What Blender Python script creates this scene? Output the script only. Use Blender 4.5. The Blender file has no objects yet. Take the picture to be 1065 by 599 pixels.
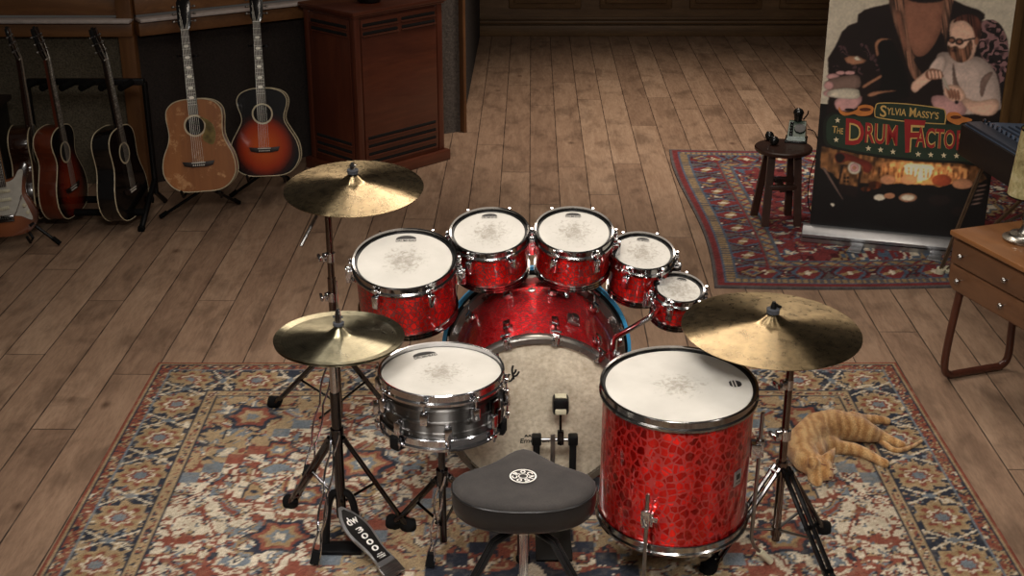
import bpy, bmesh, math, random
import numpy as np
from mathutils import Vector, Matrix, Euler

random.seed(7)
PI = math.pi
sc = bpy.context.scene
COL = sc.collection

# ------------------------------------------------------------------ camera
FPX = 1390.0
PITCH = math.radians(22.2)
CAMH = 2.5
cam_data = bpy.data.cameras.new('camera')
cam_data.sensor_width = 36.0
cam_data.lens = 36.0 * FPX / 1065.0
cam_data.clip_start = 0.05
cam = bpy.data.objects.new('camera', cam_data)
cam.location = (0, 0, CAMH)
cam.rotation_euler = (PI / 2 - PITCH, 0, 0)
COL.objects.link(cam)
sc.camera = cam

# ------------------------------------------------------------------ world, exposure
sc.view_settings.view_transform = 'Standard'
sc.view_settings.look = 'None'
sc.view_settings.gamma = 1.0
sc.view_settings.use_curve_mapping = False
sc.view_settings.exposure = 0.0
world = bpy.data.worlds.new('world')
sc.world = world
world.use_nodes = True
world.node_tree.nodes['Background'].inputs[0].default_value = (1.0, 0.9, 0.8, 1)
world.node_tree.nodes['Background'].inputs[1].default_value = 0.035


def light(name, kind, loc, target, energy, color, size=1.0, size_y=None, angle=60, blend=0.6, spread=180):
    d = bpy.data.lights.new(name, kind)
    d.energy = energy
    d.color = color
    if kind == 'AREA':
        d.shape = 'RECTANGLE'
        d.size = size
        d.size_y = size_y or size
        d.spread = math.radians(spread)
    if kind == 'SPOT':
        d.spot_size = math.radians(angle)
        d.spot_blend = blend
        d.shadow_soft_size = size
    o = bpy.data.objects.new(name, d)
    o.location = loc
    o.rotation_euler = (Vector(target) - Vector(loc)).to_track_quat('-Z', 'Y').to_euler()
    COL.objects.link(o)
    return o


WARM = (1.0, 0.87, 0.74)
NEUT = (1.0, 0.94, 0.87)
# unseen spot over the kit, spots added at both sides in front to light the drum shells, soft light over the room, spots along the floor behind
light('unseen_kit_spot', 'SPOT', (-1.7, 4.5, 4.4), (0.0, 3.95, 0.5), 95, NEUT, size=0.12, angle=50, blend=0.8)
light('kit_softbox', 'AREA', (-0.9, 3.0, 3.9), (-0.2, 4.0, 0.4), 15, NEUT, size=1.0, size_y=1.4, spread=90)
light('added_front_spot_left', 'SPOT', (-2.0, 0.9, 2.7), (0.1, 3.9, 0.35), 190, NEUT, size=0.18, angle=40, blend=0.7)
light('added_front_spot_right', 'SPOT', (2.9, 1.7, 2.9), (0.3, 4.0, 0.45), 120, NEUT, size=0.18, angle=34, blend=0.7)
light('added_front_softbox', 'AREA', (0.1, 0.9, 3.3), (0.1, 4.1, 0.3), 27, NEUT, size=1.4, size_y=0.5, spread=80)  # added unseen softbox, brightens the bass head and drum sides
light('back_strip', 'AREA', (0.3, 6.6, 3.3), (0.1, 4.2, 0.5), 20, WARM, size=2.6, size_y=0.4, spread=100)
light('floor_spot', 'SPOT', (1.2, 8.4, 4.8), (1.2, 9.0, 0.2), 860, WARM, size=0.4, angle=62, blend=1.0)
light('poster_spot', 'SPOT', (1.4, 4.4, 3.6), (2.0, 6.7, 0.8), 50, WARM, size=0.2, angle=40, blend=0.9)
light('guitar_spot', 'SPOT', (-1.2, 4.4, 3.8), (-1.9, 7.2, 0.4), 24, WARM, size=0.3, angle=44, blend=1.0)
light('room_fill', 'AREA', (0.9, 6.0, 4.4), (0.9, 6.2, 0.0), 38, WARM, size=3.0, size_y=4.0)


# ------------------------------------------------------------------ points seen in the photograph
def ray(px, py):
    a = (px - 532.5) / FPX
    b = (299.5 - py) / FPX
    s, c = math.sin(PITCH), math.cos(PITCH)
    return Vector((a, c + b * s, -s + b * c))


def G(px, py, z=0.0):
    r = ray(px, py)
    return Vector((0, 0, CAMH)) + r * ((z - CAMH) / r.z)


def AY(px, py, y):
    r = ray(px, py)
    return Vector((0, 0, CAMH)) + r * (y / r.y)


# ------------------------------------------------------------------ materials
def lin(c):
    return tuple((x / 255 / 12.92) if x / 255 <= 0.04045 else ((x / 255 + 0.055) / 1.055) ** 2.4 for x in c) + (1.0,)


MATS = {}


class NT:
    """small node helper"""
    def __init__(self, name):
        self.m = bpy.data.materials.new(name)
        self.m.use_nodes = True
        self.t = self.m.node_tree
        self.b = self.t.nodes['Principled BSDF']
        MATS[name] = self.m

    def n(self, kind, **kw):
        nd = self.t.nodes.new(kind)
        for k, v in kw.items():
            if k.startswith('_'):
                nd.inputs[k[1:].replace('_', ' ')].default_value = v
            else:
                setattr(nd, k, v)
        return nd

    def l(self, a, b):
        self.t.links.new(a, b)

    def coord(self, scale=(1, 1, 1), rot=(0, 0, 0), loc=(0, 0, 0), kind='Object'):
        tc = self.n('ShaderNodeTexCoord')
        mp = self.n('ShaderNodeMapping')
        mp.inputs['Scale'].default_value = scale
        mp.inputs['Rotation'].default_value = rot
        mp.inputs['Location'].default_value = loc
        self.l(tc.outputs[kind], mp.inputs[0])
        return mp.outputs[0]

    def ramp(self, fac, stops, interp='LINEAR'):
        r = self.n('ShaderNodeValToRGB')
        r.color_ramp.interpolation = interp
        e = r.color_ramp.elements
        while len(e) < len(stops):
            e.new(0.5)
        for i, (p, c) in enumerate(stops):
            e[i].position = p
            e[i].color = c if len(c) == 4 else lin(c)
        self.l(fac, r.inputs[0])
        return r.outputs[0]

    def mix(self, fac, a, b, mode='MIX'):
        m = self.n('ShaderNodeMix', data_type='RGBA', blend_type=mode)
        for sock, v in ((m.inputs[0], fac), (m.inputs[6], a), (m.inputs[7], b)):
            if hasattr(v, 'is_linked') or hasattr(v, 'links'):
                self.l(v, sock)
            else:
                sock.default_value = v
        return m.outputs[2]

    def math(self, op, a, b=0.0, c=None):
        m = self.n('ShaderNodeMath', operation=op)
        for i, v in enumerate((a, b) if c is None else (a, b, c)):
            if hasattr(v, 'links'):
                self.l(v, m.inputs[i])
            else:
                m.inputs[i].default_value = v
        return m.outputs[0]

    def noise(self, vec, scale, detail=3, rough=0.5, dist=0.0):
        n = self.n('ShaderNodeTexNoise')
        n.inputs['Scale'].default_value = scale
        n.inputs['Detail'].default_value = detail
        n.inputs['Roughness'].default_value = rough
        n.inputs['Distortion'].default_value = dist
        self.l(vec, n.inputs['Vector'])
        return n.outputs['Fac']

    def bump(self, h, strength=0.2, dist=0.01):
        b = self.n('ShaderNodeBump')
        b.inputs['Strength'].default_value = strength
        b.inputs['Distance'].default_value = dist
        self.l(h, b.inputs['Height'])
        self.l(b.outputs[0], self.b.inputs['Normal'])


COLS = {}


def simple(name, col, rough=0.5, metal=0.0, var=0.12, nscale=30.0, coat=0.0, bump=0.0, spec=0.5):
    COLS[name] = col
    t = NT(name)
    v = t.coord()
    f = t.noise(v, nscale, 4)
    c = lin(col)
    lo = tuple(x * (1 - var) for x in c[:3]) + (1,)
    hi = tuple(min(1, x * (1 + var)) for x in c[:3]) + (1,)
    t.l(t.ramp(f, [(0.3, lo), (0.7, hi)]), t.b.inputs['Base Color'])
    t.l(t.math('MULTIPLY_ADD', f, 0.12, max(rough - 0.06, 0.02)), t.b.inputs['Roughness'])
    t.b.inputs['Metallic'].default_value = metal
    t.b.inputs['Coat Weight'].default_value = coat
    t.b.inputs['Coat Roughness'].default_value = 0.08
    t.b.inputs['Specular IOR Level'].default_value = spec
    if bump:
        t.bump(f, bump, 0.004)
    return t.m


def wood(name, dark, light_, scale=1.0, axis='x', rough=0.45, coat=0.0, ring=9.0):
    t = NT(name)
    sc_ = {'x': (0.12, 1, 1), 'y': (1, 0.12, 1), 'z': (1, 1, 0.12)}[axis]
    v = t.coord(scale=tuple(k * scale for k in sc_))
    f1 = t.noise(v, ring, 4, 0.6, 1.2)
    f2 = t.noise(v, ring * 7, 3, 0.7, 0.3)
    f3 = t.noise(t.coord(), 3.0, 3)
    f = t.math('ADD', t.math('MULTIPLY', f1, 0.55), t.math('MULTIPLY', f2, 0.25))
    f = t.math('ADD', f, t.math('MULTIPLY', f3, 0.2))
    t.l(t.ramp(f, [(0.3, dark), (0.5, tuple((a + b) / 2 for a, b in zip(dark, light_))), (0.68, light_)]), t.b.inputs['Base Color'])
    t.b.inputs['Roughness'].default_value = rough
    t.b.inputs['Coat Weight'].default_value = coat
    t.bump(f2, 0.12, 0.002)
    return t.m


def M(n):
    return MATS[n]


simple('chrome', (205, 205, 208), 0.13, 1.0, 0.04)
simple('hoop_chrome', (150, 148, 146), 0.13, 1.0, 0.04)
simple('satin_steel', (150, 148, 146), 0.3, 1.0, 0.1)
simple('dark_chrome', (78, 76, 76), 0.16, 1.0, 0.1)
simple('black_nickel', (112, 110, 108), 0.38, 1.0, 0.06, 8)


def radial_brush(m, aniso, axis='Z', rot=0.25):
    nt = m.node_tree
    tg = nt.nodes.new('ShaderNodeTangent'); tg.direction_type = 'RADIAL'; tg.axis = axis
    bs = nt.nodes['Principled BSDF']
    nt.links.new(tg.outputs[0], bs.inputs['Tangent'])
    bs.inputs['Anisotropic'].default_value = aniso
    bs.inputs['Anisotropic Rotation'].default_value = rot


radial_brush(M('black_nickel'), 0.98)
simple('black_metal', (22, 22, 23), 0.4, 0.6, 0.2)
simple('black_rubber', (8, 8, 8), 0.8, 0.0, 0.2, spec=0.15)
simple('black_paint', (16, 15, 15), 0.3, 0.0, 0.15)
simple('hoop_grey', (142, 138, 133), 0.28, 0.9, 0.25, 12)
simple('blue_glow_paint', (70, 170, 225), 0.5, 0.0, 0.05)  # colour of the highlight glow, painted on an added band
simple('aluminium', (165, 166, 168), 0.35, 0.9, 0.08)
simple('ink', (22, 20, 19), 0.6)
simple('white_ink', (225, 222, 215), 0.6)
simple('cream_plastic', (190, 184, 158), 0.4)
simple('felt', (52, 54, 60), 0.95)
simple('brown_chrome', (116, 104, 97), 0.2, 1.0, 0.15)


# ------------------------------------------------------------------ mesh builder
class MB:
    def __init__(self):
        self.bm = bmesh.new()
        self.mi = 0
        self.smooth = True

    def _fin(self, geom_faces):
        for f in geom_faces:
            f.material_index = self.mi
            f.smooth = self.smooth

    def verts_faces(self, vs, fs):
        bv = [self.bm.verts.new(v) for v in vs]
        out = []
        for f in fs:
            try:
                out.append(self.bm.faces.new([bv[i] for i in f]))
            except ValueError:
                pass
        self._fin(out)
        return self

    def box(self, c, s, mat=None, bevel=0.0):
        mat = mat or Matrix()
        b = bmesh.new()
        bmesh.ops.create_cube(b, size=1.0)
        for v in b.verts:
            v.co = Vector((v.co.x * s[0], v.co.y * s[1], v.co.z * s[2]))
        if bevel:
            bmesh.ops.bevel(b, geom=list(b.edges), offset=bevel, segments=2, affect='EDGES', profile=0.5)
        vs = [mat @ (Vector(c) + v.co) for v in b.verts]
        b.verts.index_update()
        fs = [[v.index for v in f.verts] for f in b.faces]
        b.free()
        sm = self.smooth
        self.smooth = False
        self.verts_faces(vs, fs)
        self.smooth = sm
        return self

    def lathe(self, prof, seg=48, mat=None, closed=False, arc=None):
        """prof = [(r, z)...] about +z"""
        mat = mat or Matrix()
        n = len(prof)
        vs = []
        for i in range(seg):
            a = 2 * PI * i / seg
            for r, z in prof:
                vs.append(mat @ Vector((r * math.cos(a), r * math.sin(a), z)))
        fs = []
        for i in range(seg):
            j = (i + 1) % seg
            for k in range(n - 1 if not closed else n):
                k2 = (k + 1) % n
                fs.append((i * n + k, j * n + k, j * n + k2, i * n + k2))
        self.verts_faces(vs, fs)
        return self

    def tube(self, pts, r, seg=10, caps=True, closed=False, flat=1.0):
        pts = [Vector(p) for p in pts]
        n = len(pts)
        rs = r if isinstance(r, (list, tuple)) else [r] * n
        rings = []
        up = None
        for i, p in enumerate(pts):
            if closed:
                d = (pts[(i + 1) % n] - pts[i - 1]).normalized()
            else:
                d = (pts[min(i + 1, n - 1)] - pts[max(i - 1, 0)]).normalized()
            if up is None:
                up = d.orthogonal().normalized()
            up = (up - d * up.dot(d))
            up = up.normalized() if up.length > 1e-6 else d.orthogonal().normalized()
            w = d.cross(up)
            rings.append([p + (up * math.cos(2 * PI * k / seg) + w * math.sin(2 * PI * k / seg) * flat) * rs[i] for k in range(seg)])
        vs = [v for rg in rings for v in rg]
        fs = []
        m = n if closed else n - 1
        for i in range(m):
            i2 = (i + 1) % n
            for k in range(seg):
                k2 = (k + 1) % seg
                fs.append((i * seg + k, i * seg + k2, i2 * seg + k2, i2 * seg + k))
        if caps and not closed:
            fs.append(tuple(range(seg))[::-1])
            fs.append(tuple((n - 1) * seg + k for k in range(seg)))
        self.verts_faces(vs, fs)
        return self

    def sphere(self, c, r, scale=(1, 1, 1), mat=None, seg=16):
        mat = mat or Matrix()
        prof = [(r * math.sin(PI * k / (seg // 2)), -r * math.cos(PI * k / (seg // 2))) for k in range(seg // 2 + 1)]
        prof[0] = (1e-5, -r)
        prof[-1] = (1e-5, r)
        S = Matrix.Diagonal((*scale, 1))
        self.lathe(prof, seg, mat @ Matrix.Translation(c) @ S)
        return self

    def prism(self, poly, z0, z1, mat=None, bevel=0.0, seg=2):
        mat = mat or Matrix()
        b = bmesh.new()
        vs = [b.verts.new((x, y, z0)) for x, y in poly]
        f = b.faces.new(vs)
        r = bmesh.ops.extrude_face_region(b, geom=[f])
        top = [g for g in r['geom'] if isinstance(g, bmesh.types.BMVert)]
        for v in top:
            v.co.z = z1
        if bevel:
            es = [e for e in b.edges if abs(e.verts[0].co.z - e.verts[1].co.z) < 1e-9]
            bmesh.ops.bevel(b, geom=es, offset=bevel, segments=seg, affect='EDGES', profile=0.5)
        bmesh.ops.recalc_face_normals(b, faces=list(b.faces))
        b.verts.index_update()
        self.verts_faces([mat @ v.co for v in b.verts], [[v.index for v in f.verts] for f in b.faces])
        b.free()
        return self

    def build(self, name, mats, parent=None, loc=None, rot=None, recalc=True, sharp=40):
        if recalc:
            bmesh.ops.recalc_face_normals(self.bm, faces=list(self.bm.faces))
        me = bpy.data.meshes.new(name)
        self.bm.to_mesh(me)
        self.bm.free()
        if not isinstance(mats, (list, tuple)):
            mats = [mats]
        for m in mats:
            me.materials.append(M(m) if isinstance(m, str) else m)
        if sharp and len(me.polygons):
            try:
                me.set_sharp_from_angle(angle=math.radians(sharp))
            except Exception:
                pass
        o = bpy.data.objects.new(name, me)
        COL.objects.link(o)
        if parent:
            o.parent = parent
        if loc is not None:
            o.location = loc
        if rot is not None:
            o.rotation_euler = rot
        return o


def tag(o, label=None, cat=None, group=None, kind=None):
    if label:
        o['label'] = label
    if cat:
        o['category'] = cat
    if group:
        o['group'] = group
    if kind:
        o['kind'] = kind
    return o


def thing(name, label, cat, loc=(0, 0, 0), rot=(0, 0, 0), group=None):
    o = bpy.data.objects.new(name, None)
    o.empty_display_size = 0.1
    o.location = loc
    o.rotation_euler = rot
    COL.objects.link(o)
    return tag(o, label, cat, group)


def copy_part(src, parent, loc=None, rot=None):
    """copy a part (and its sub-parts) under parent"""
    c = src.copy()
    COL.objects.link(c)
    c.parent = parent
    if loc is not None:
        c.location = loc
    if rot is not None:
        c.rotation_euler = rot
    for ch in [k for k in bpy.data.objects if k.parent == src]:
        copy_part(ch, c)
    return c


def kids(o):
    return [k for k in bpy.data.objects if k.parent == o]


def text_mesh(s, shear=0.0, offset=0.0, space=1.0):
    """flat outline mesh of a word, normalised to a unit box: list of verts and faces"""
    cu = bpy.data.curves.new('word', 'FONT')
    cu.body = s
    cu.shear = shear
    cu.offset = offset
    cu.space_character = space
    cu.resolution_u = 3
    o = bpy.data.objects.new('word', cu)
    COL.objects.link(o)
    bpy.context.view_layer.update()
    dg = bpy.context.evaluated_depsgraph_get()
    me = bpy.data.meshes.new_from_object(o.evaluated_get(dg))
    vs = [v.co.copy() for v in me.vertices]
    fs = [list(p.vertices) for p in me.polygons]
    bpy.data.objects.remove(o)
    bpy.data.curves.remove(cu)
    bpy.data.meshes.remove(me)
    x0 = min(v.x for v in vs); x1 = max(v.x for v in vs)
    y0 = min(v.y for v in vs); y1 = max(v.y for v in vs)
    return [((v.x - x0) / (x1 - x0), (v.y - y0) / (y1 - y0)) for v in vs], fs, (x1 - x0) / (y1 - y0)


def catmull(pts, n=6, closed=False):
    pts = [Vector(p) for p in pts]
    out = []
    m = len(pts)
    rng = range(m) if closed else range(m - 1)
    for i in rng:
        p0 = pts[(i - 1) % m] if closed or i > 0 else pts[i]
        p1 = pts[i]
        p2 = pts[(i + 1) % m]
        p3 = pts[(i + 2) % m] if closed or i + 2 < m else p2
        for k in range(n):
            t = k / n
            out.append(0.5 * ((2 * p1) + (p2 - p0) * t + (2 * p0 - 5 * p1 + 4 * p2 - p3) * t * t + (3 * p1 - p0 - 3 * p2 + p3) * t ** 3))
    if not closed:
        out.append(pts[-1])
    return out

# ================================================================== THE ROOM
t = NT('plank_floor')
v = t.coord(rot=(0, 0, math.radians(0.8)))
sep = t.n('ShaderNodeSeparateXYZ'); t.l(v, sep.inputs[0])
PW = 0.178
fx = t.math('DIVIDE', sep.outputs[0], PW)
row = t.math('FLOOR', fx)
fr = t.math('SUBTRACT', fx, row)
wn = t.n('ShaderNodeTexWhiteNoise', noise_dimensions='1D'); t.l(row, wn.inputs['W'])
off = t.math('MULTIPLY', wn.outputs['Value'], 7.0)
fy = t.math('DIVIDE', t.math('ADD', sep.outputs[1], off), 2.3)
rowy = t.math('FLOOR', fy)
fry = t.math('SUBTRACT', fy, rowy)
wn2 = t.n('ShaderNodeTexWhiteNoise', noise_dimensions='2D')
cmb = t.n('ShaderNodeCombineXYZ'); t.l(row, cmb.inputs[0]); t.l(rowy, cmb.inputs[1]); t.l(cmb.outputs[0], wn2.inputs['Vector'])
tone = wn2.outputs['Value']
# seams
ex = t.math('MINIMUM', fr, t.math('SUBTRACT', 1.0, fr))
ey = t.math('MINIMUM', fry, t.math('SUBTRACT', 1.0, fry))
exm = t.math('MULTIPLY', ex, PW)
eym = t.math('MULTIPLY', ey, 2.3)
edge = t.math('MINIMUM', exm, eym)
wob = t.noise(t.coord(scale=(1, 1, 1)), 9, 3)
edge = t.math('ADD', edge, t.math('MULTIPLY', t.math('SUBTRACT', wob, 0.5), 0.004))
seam = t.n('ShaderNodeMapRange'); seam.inputs['From Min'].default_value = 0.0006; seam.inputs['From Max'].default_value = 0.0042; t.l(edge, seam.inputs[0])
# grain (shifted plank by plank)
cm2 = t.n('ShaderNodeCombineXYZ')
t.l(t.math('ADD', sep.outputs[0], t.math('MULTIPLY', tone, 9.0)), cm2.inputs[0])
t.l(t.math('MULTIPLY', sep.outputs[1], 0.14), cm2.inputs[1]); t.l(tone, cm2.inputs[2])
g1 = t.noise(cm2.outputs[0], 16, 5, 0.65, 1.0)
g2 = t.noise(cm2.outputs[0], 90, 3, 0.7)
cm3 = t.n('ShaderNodeCombineXYZ')
t.l(t.math('ADD', sep.outputs[0], t.math('MULTIPLY', tone, 5.0)), cm3.inputs[0])
t.l(t.math('MULTIPLY', sep.outputs[1], 0.6), cm3.inputs[1])
blot = t.noise(cm3.outputs[0], 5, 4, 0.6, 0.4)
vor = t.n('ShaderNodeTexVoronoi'); vor.inputs['Scale'].default_value = 3.2; t.l(cm3.outputs[0], vor.inputs['Vector'])
base = t.ramp(t.math('ADD', t.math('MULTIPLY', g1, 0.7), t.math('MULTIPLY', tone, 0.3)),
              [(0.2, (125, 99, 81)), (0.5, (151, 123, 101)), (0.8, (174, 146, 122))])
grey = t.ramp(blot, [(0.34, (160, 156, 154)), (0.5, (255, 255, 255))])
col = t.mix(0.55, base, grey, 'MULTIPLY')
fine = t.ramp(g2, [(0.3, (190, 185, 180)), (0.6, (255, 255, 255))])
col = t.mix(0.5, col, fine, 'MULTIPLY')
knot = t.ramp(vor.outputs['Distance'], [(0.02, (95, 66, 46)), (0.09, (255, 255, 255))])
col = t.mix(0.65, col, knot, 'MULTIPLY')
col = t.mix(seam.outputs[0], lin((40, 28, 22)), col)
t.l(col, t.b.inputs['Base Color'])
t.l(t.math('MULTIPLY_ADD', g1, 0.22, 0.36), t.b.inputs['Roughness'])
hh = t.math('ADD', seam.outputs[0], t.math('MULTIPLY', g1, 0.35))
t.bump(hh, 0.35, 0.003)

wood('door_wood', (84, 62, 40), (134, 104, 70), 1.0, 'x', 0.5)
wood('oak_trim', (92, 58, 32), (136, 94, 56), 1.0, 'x', 0.45)
wood('oak_post', (88, 56, 32), (128, 88, 52), 1.0, 'z', 0.45)
wood('tan_wood', (120, 92, 58), (160, 128, 84), 1.0, 'z', 0.5)


def fabric(name, a, b, sc_=120, bs=0.5):
    t = NT(name)
    v = t.coord()
    f = t.noise(v, sc_, 4, 0.7)
    t.l(t.ramp(f, [(0.35, a), (0.65, b)]), t.b.inputs['Base Color'])
    t.b.inputs['Roughness'].default_value = 0.95
    t.bump(f, bs, 0.01)
    return t.m


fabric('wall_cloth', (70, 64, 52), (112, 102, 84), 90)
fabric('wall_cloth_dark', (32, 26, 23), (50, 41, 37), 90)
fabric('wall_cloth_end', (62, 56, 52), (92, 84, 78), 60)
fabric('plaster', (92, 82, 72), (108, 98, 86), 12, 0.1)
simple('window_glass', (26, 26, 28), 0.08, 0.0, 0.1, spec=0.8)
simple('ledge_paint', (190, 180, 175), 0.35)
simple('pink_board', (150, 130, 122), 0.6, var=0.3, nscale=9)


def struct(name, mb, mats, **k):
    o = mb.build(name, mats, **k)
    o['kind'] = 'structure'
    return o


b = MB(); b.box((0, 6.0, -0.05), (11, 14, 0.1)); struct('floor', b, 'plank_floor')

# back wall with its low run of raised panels, seen beyond the floor
YB = 12.24
b = MB()
b.box((1.8, YB + 0.09, 1.6), (4.6, 0.1, 3.2))
struct('wall_back', b, 'door_wood')
b = MB()
b.box((1.8, YB + 0.02, 0.05), (4.55, 0.04, 0.1), bevel=0.006)
b.box((1.8, YB + 0.028, 0.125), (4.55, 0.03, 0.03), bevel=0.01)
b.box((1.8, YB + 0.03, 0.16), (4.55, 0.02, 0.02), bevel=0.006)
struct('baseboard_back', b, 'door_wood')
k = 1
for c in (0.30, 1.13, 1.95, 2.77, 3.6):
    w = 0.66
    b = MB()
    for (s, d, z0, z1) in ((0, 0.03, 0.25, 1.75), (0.05, 0.05, 0.30, 1.70)):
        b.box((c, YB + 0.04 - d / 2, (z0 + z1) / 2), (w - 2 * s, d, z1 - z0), bevel=0.014)
    o = b.build('trim_%d' % k, 'door_wood'); o['kind'] = 'structure'; k += 1

# side wall piece of boards behind the banner, on the right
b = MB()
b.box((4.15, 9.25, 1.3), (1.7, 0.1, 2.6))
struct('wall_right', b, 'tan_wood')
for x in (3.33, 3.46, 3.62, 3.85, 4.1, 4.4):
    b = MB(); b.box((x, 9.17, 1.3), (0.055, 0.07, 2.6), bevel=0.008)
    o = b.build('trim_%d' % k, 'tan_wood'); o['kind'] = 'structure'; k += 1

# left: low padded partition with timber frame and windows above
WA = Vector((-3.9, 7.80, 0)); WBk = Vector((-2.2, 7.80, 0)); WC = Vector((-0.34, 9.02, 0))


def seg_mat(p, q):
    d = (q - p); L = d.length; a = math.atan2(d.y, d.x)
    return Matrix.Translation(p) @ Matrix.Rotation(a, 4, 'Z'), L


m1, L1 = seg_mat(WA, WBk)
m2, L2 = seg_mat(WBk, WC)
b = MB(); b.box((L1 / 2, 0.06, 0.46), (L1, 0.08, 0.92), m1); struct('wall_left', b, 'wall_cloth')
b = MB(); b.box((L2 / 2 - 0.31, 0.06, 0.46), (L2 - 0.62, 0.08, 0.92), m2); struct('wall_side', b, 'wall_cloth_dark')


def rails(m, L, first):
    global k
    for i, (y, z, d, h, mat) in enumerate(((0.0, 0.955, 0.14, 0.075, 'oak_trim'), (-0.06, 1.012, 0.10, 0.02, 'ledge_paint'), (0.03, 1.085, 0.12, 0.10, 'oak_trim'), (0.03, 2.2, 0.12, 0.1, 'oak_trim'))):
        b = MB(); b.box((L / 2, y, z), (L, d, h), m, bevel=0.005)
        o = b.build('trim_%d' % k, mat); o['kind'] = 'structure'; k += 1


rails(m1, L1, True)
rails(m2, L2 - 0.62, False)
# posts: the corner, the doorway end, and the window frames
for (m, x, w, mat, z0, z1) in ((m1, L1 - 0.045, 0.09, 'oak_post', 0, 2.25), (m2, L2 - 0.012, 0.022, 'oak_post', 0, 3.2),
                               (m1, 0.45, 0.06, 'oak_post', 1.1, 2.2), (m1, L1 - 0.2, 0.20, 'oak_post', 1.1, 2.2), (m2, 0.95, 0.06, 'oak_post', 1.1, 2.2)):
    b = MB(); b.box((x, -0.005 if z0 == 0 else 0.03, (z0 + z1) / 2), (w, 0.1, z1 - z0), m, bevel=0.004)
    o = b.build('trim_%d' % k, mat); o['kind'] = 'structure'; k += 1
b = MB(); b.box((L1 / 2, 0.06, 1.65), (L1, 0.01, 1.1), m1); struct('window_1', b, 'window_glass')
b = MB(); b.box((L2 / 2 - 0.31, 0.06, 1.65), (L2 - 0.62, 0.01, 1.1), m2); struct('window_2', b, 'window_glass')
b = MB(); b.box((L2 - 0.33, 0.03, 1.6), (0.62, 0.06, 3.2), m2); struct('wall_end', b, 'wall_cloth_end')
b = MB(); b.box((0.62, 0.05, 1.5), (0.62, 0.012, 0.7), m2); struct('window_3', b, 'pink_board')
b = MB(); b.box((L1 - 1.0, 0.05, 1.5), (0.6, 0.012, 0.8), m1); struct('window_4', b, 'tan_wood')
# return of the partition running back to the far wall
m3, L3 = seg_mat(Vector((-0.34, 9.04, 0)), Vector((-0.285, 12.25, 0)))
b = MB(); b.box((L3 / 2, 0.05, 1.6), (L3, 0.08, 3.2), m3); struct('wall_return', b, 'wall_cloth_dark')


# ================================================================== RUGS
def make_rug(name, x0, x1, y0, y1, step, colour, warp=None, z=0.011, mat='rug_weave'):
    nx = int(round((x1 - x0) / step)) + 1
    ny = int(round((y1 - y0) / step)) + 1
    X, Yv = np.meshgrid(np.linspace(0, 1, nx), np.linspace(0, 1, ny))
    u = (X - 0.5) * (x1 - x0); w = (Yv - 0.5) * (y1 - y0)
    rgb = colour(u, w, (x1 - x0) / 2, (y1 - y0) / 2)
    px = (x0 + x1) / 2 + u; py = (y0 + y1) / 2 + w
    if warp:
        px, py = warp(px, py, X, Yv)
    pz = z + 0.0015 * np.sin(px * 5.1 + py * 3.3)
    me = bpy.data.meshes.new(name)
    nv = nx * ny
    top = np.stack([px, py, pz], -1).reshape(-1, 3)
    idx = np.arange(nv).reshape(ny, nx)
    q = np.stack([idx[:-1, :-1], idx[:-1, 1:], idx[1:, 1:], idx[1:, :-1]], -1).reshape(-1, 4)
    loop = np.concatenate([idx[0, :-1], idx[:-1, -1], idx[-1, :0:-1], idx[:0:-1, 0]])
    low = top[loop].copy(); low[:, 2] = 0.0005
    lo = nv + np.arange(len(loop)); ln = np.roll(loop, -1); lon = np.roll(lo, -1)
    side = np.stack([loop, lo, lon, ln], -1)
    faces = np.concatenate([q, side]).tolist()
    me.from_pydata(np.concatenate([top, low]).tolist(), [], faces)
    flat = rgb.reshape(-1, 3)
    flat = np.concatenate([flat, flat[loop]]) / 255.0
    l = np.where(flat <= 0.04045, flat / 12.92, ((flat + 0.055) / 1.055) ** 2.4)
    att = me.color_attributes.new('weave', 'FLOAT_COLOR', 'POINT')
    att.data.foreach_set('color', np.concatenate([l, np.ones((len(l), 1))], 1).astype(np.float32).ravel())
    me.materials.append(M(mat))
    o = bpy.data.objects.new(name, me)
    COL.objects.link(o)
    return o


t = NT('rug_weave')
at = t.n('ShaderNodeAttribute', attribute_name='weave')
v = t.coord()
f = t.noise(v, 260, 2, 0.7)
f2 = t.noise(v, 6, 4, 0.6)
c = t.mix(0.55, at.outputs['Color'], t.ramp(f, [(0.32, (150, 145, 140)), (0.6, (255, 255, 255))]), 'MULTIPLY')
c = t.mix(0.35, c, t.ramp(f2, [(0.35, (180, 172, 160)), (0.6, (255, 255, 255))]), 'MULTIPLY')
t.l(c, t.b.inputs['Base Color'])
t.b.inputs['Roughness'].default_value = 0.95
t.b.inputs['Specular IOR Level'].default_value = 0.15
t.bump(f, 0.6, 0.004)

PAL = {'iv': (216, 204, 182), 'tan': (170, 147, 114), 'rust': (134, 74, 60), 'navy': (46, 51, 64), 'steel': (116, 126, 136), 'gold': (160, 134, 98),
       'red': (124, 56, 57), 'dred': (84, 38, 43), 'blue': (84, 99, 118), 'grey': (98, 92, 92), 'pink': (146, 96, 90)}


def vnoise(x, y, seed):
    """value noise in numpy"""
    def h(i, j):
        n = np.sin(i * 127.1 + j * 311.7 + seed * 74.7) * 43758.5453
        return n - np.floor(n)
    i = np.floor(x); j = np.floor(y); fx = x - i; fy = y - j
    fx = fx * fx * (3 - 2 * fx); fy = fy * fy * (3 - 2 * fy)
    return (h(i, j) * (1 - fx) + h(i + 1, j) * fx) * (1 - fy) + (h(i, j + 1) * (1 - fx) + h(i + 1, j + 1) * fx) * fy


class Canvas:
    def __init__(self, shape, c):
        self.a = np.zeros(shape + (3,)); self.a[:] = PAL[c]

    def put(self, mask, c):
        self.a[mask] = PAL[c]


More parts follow.
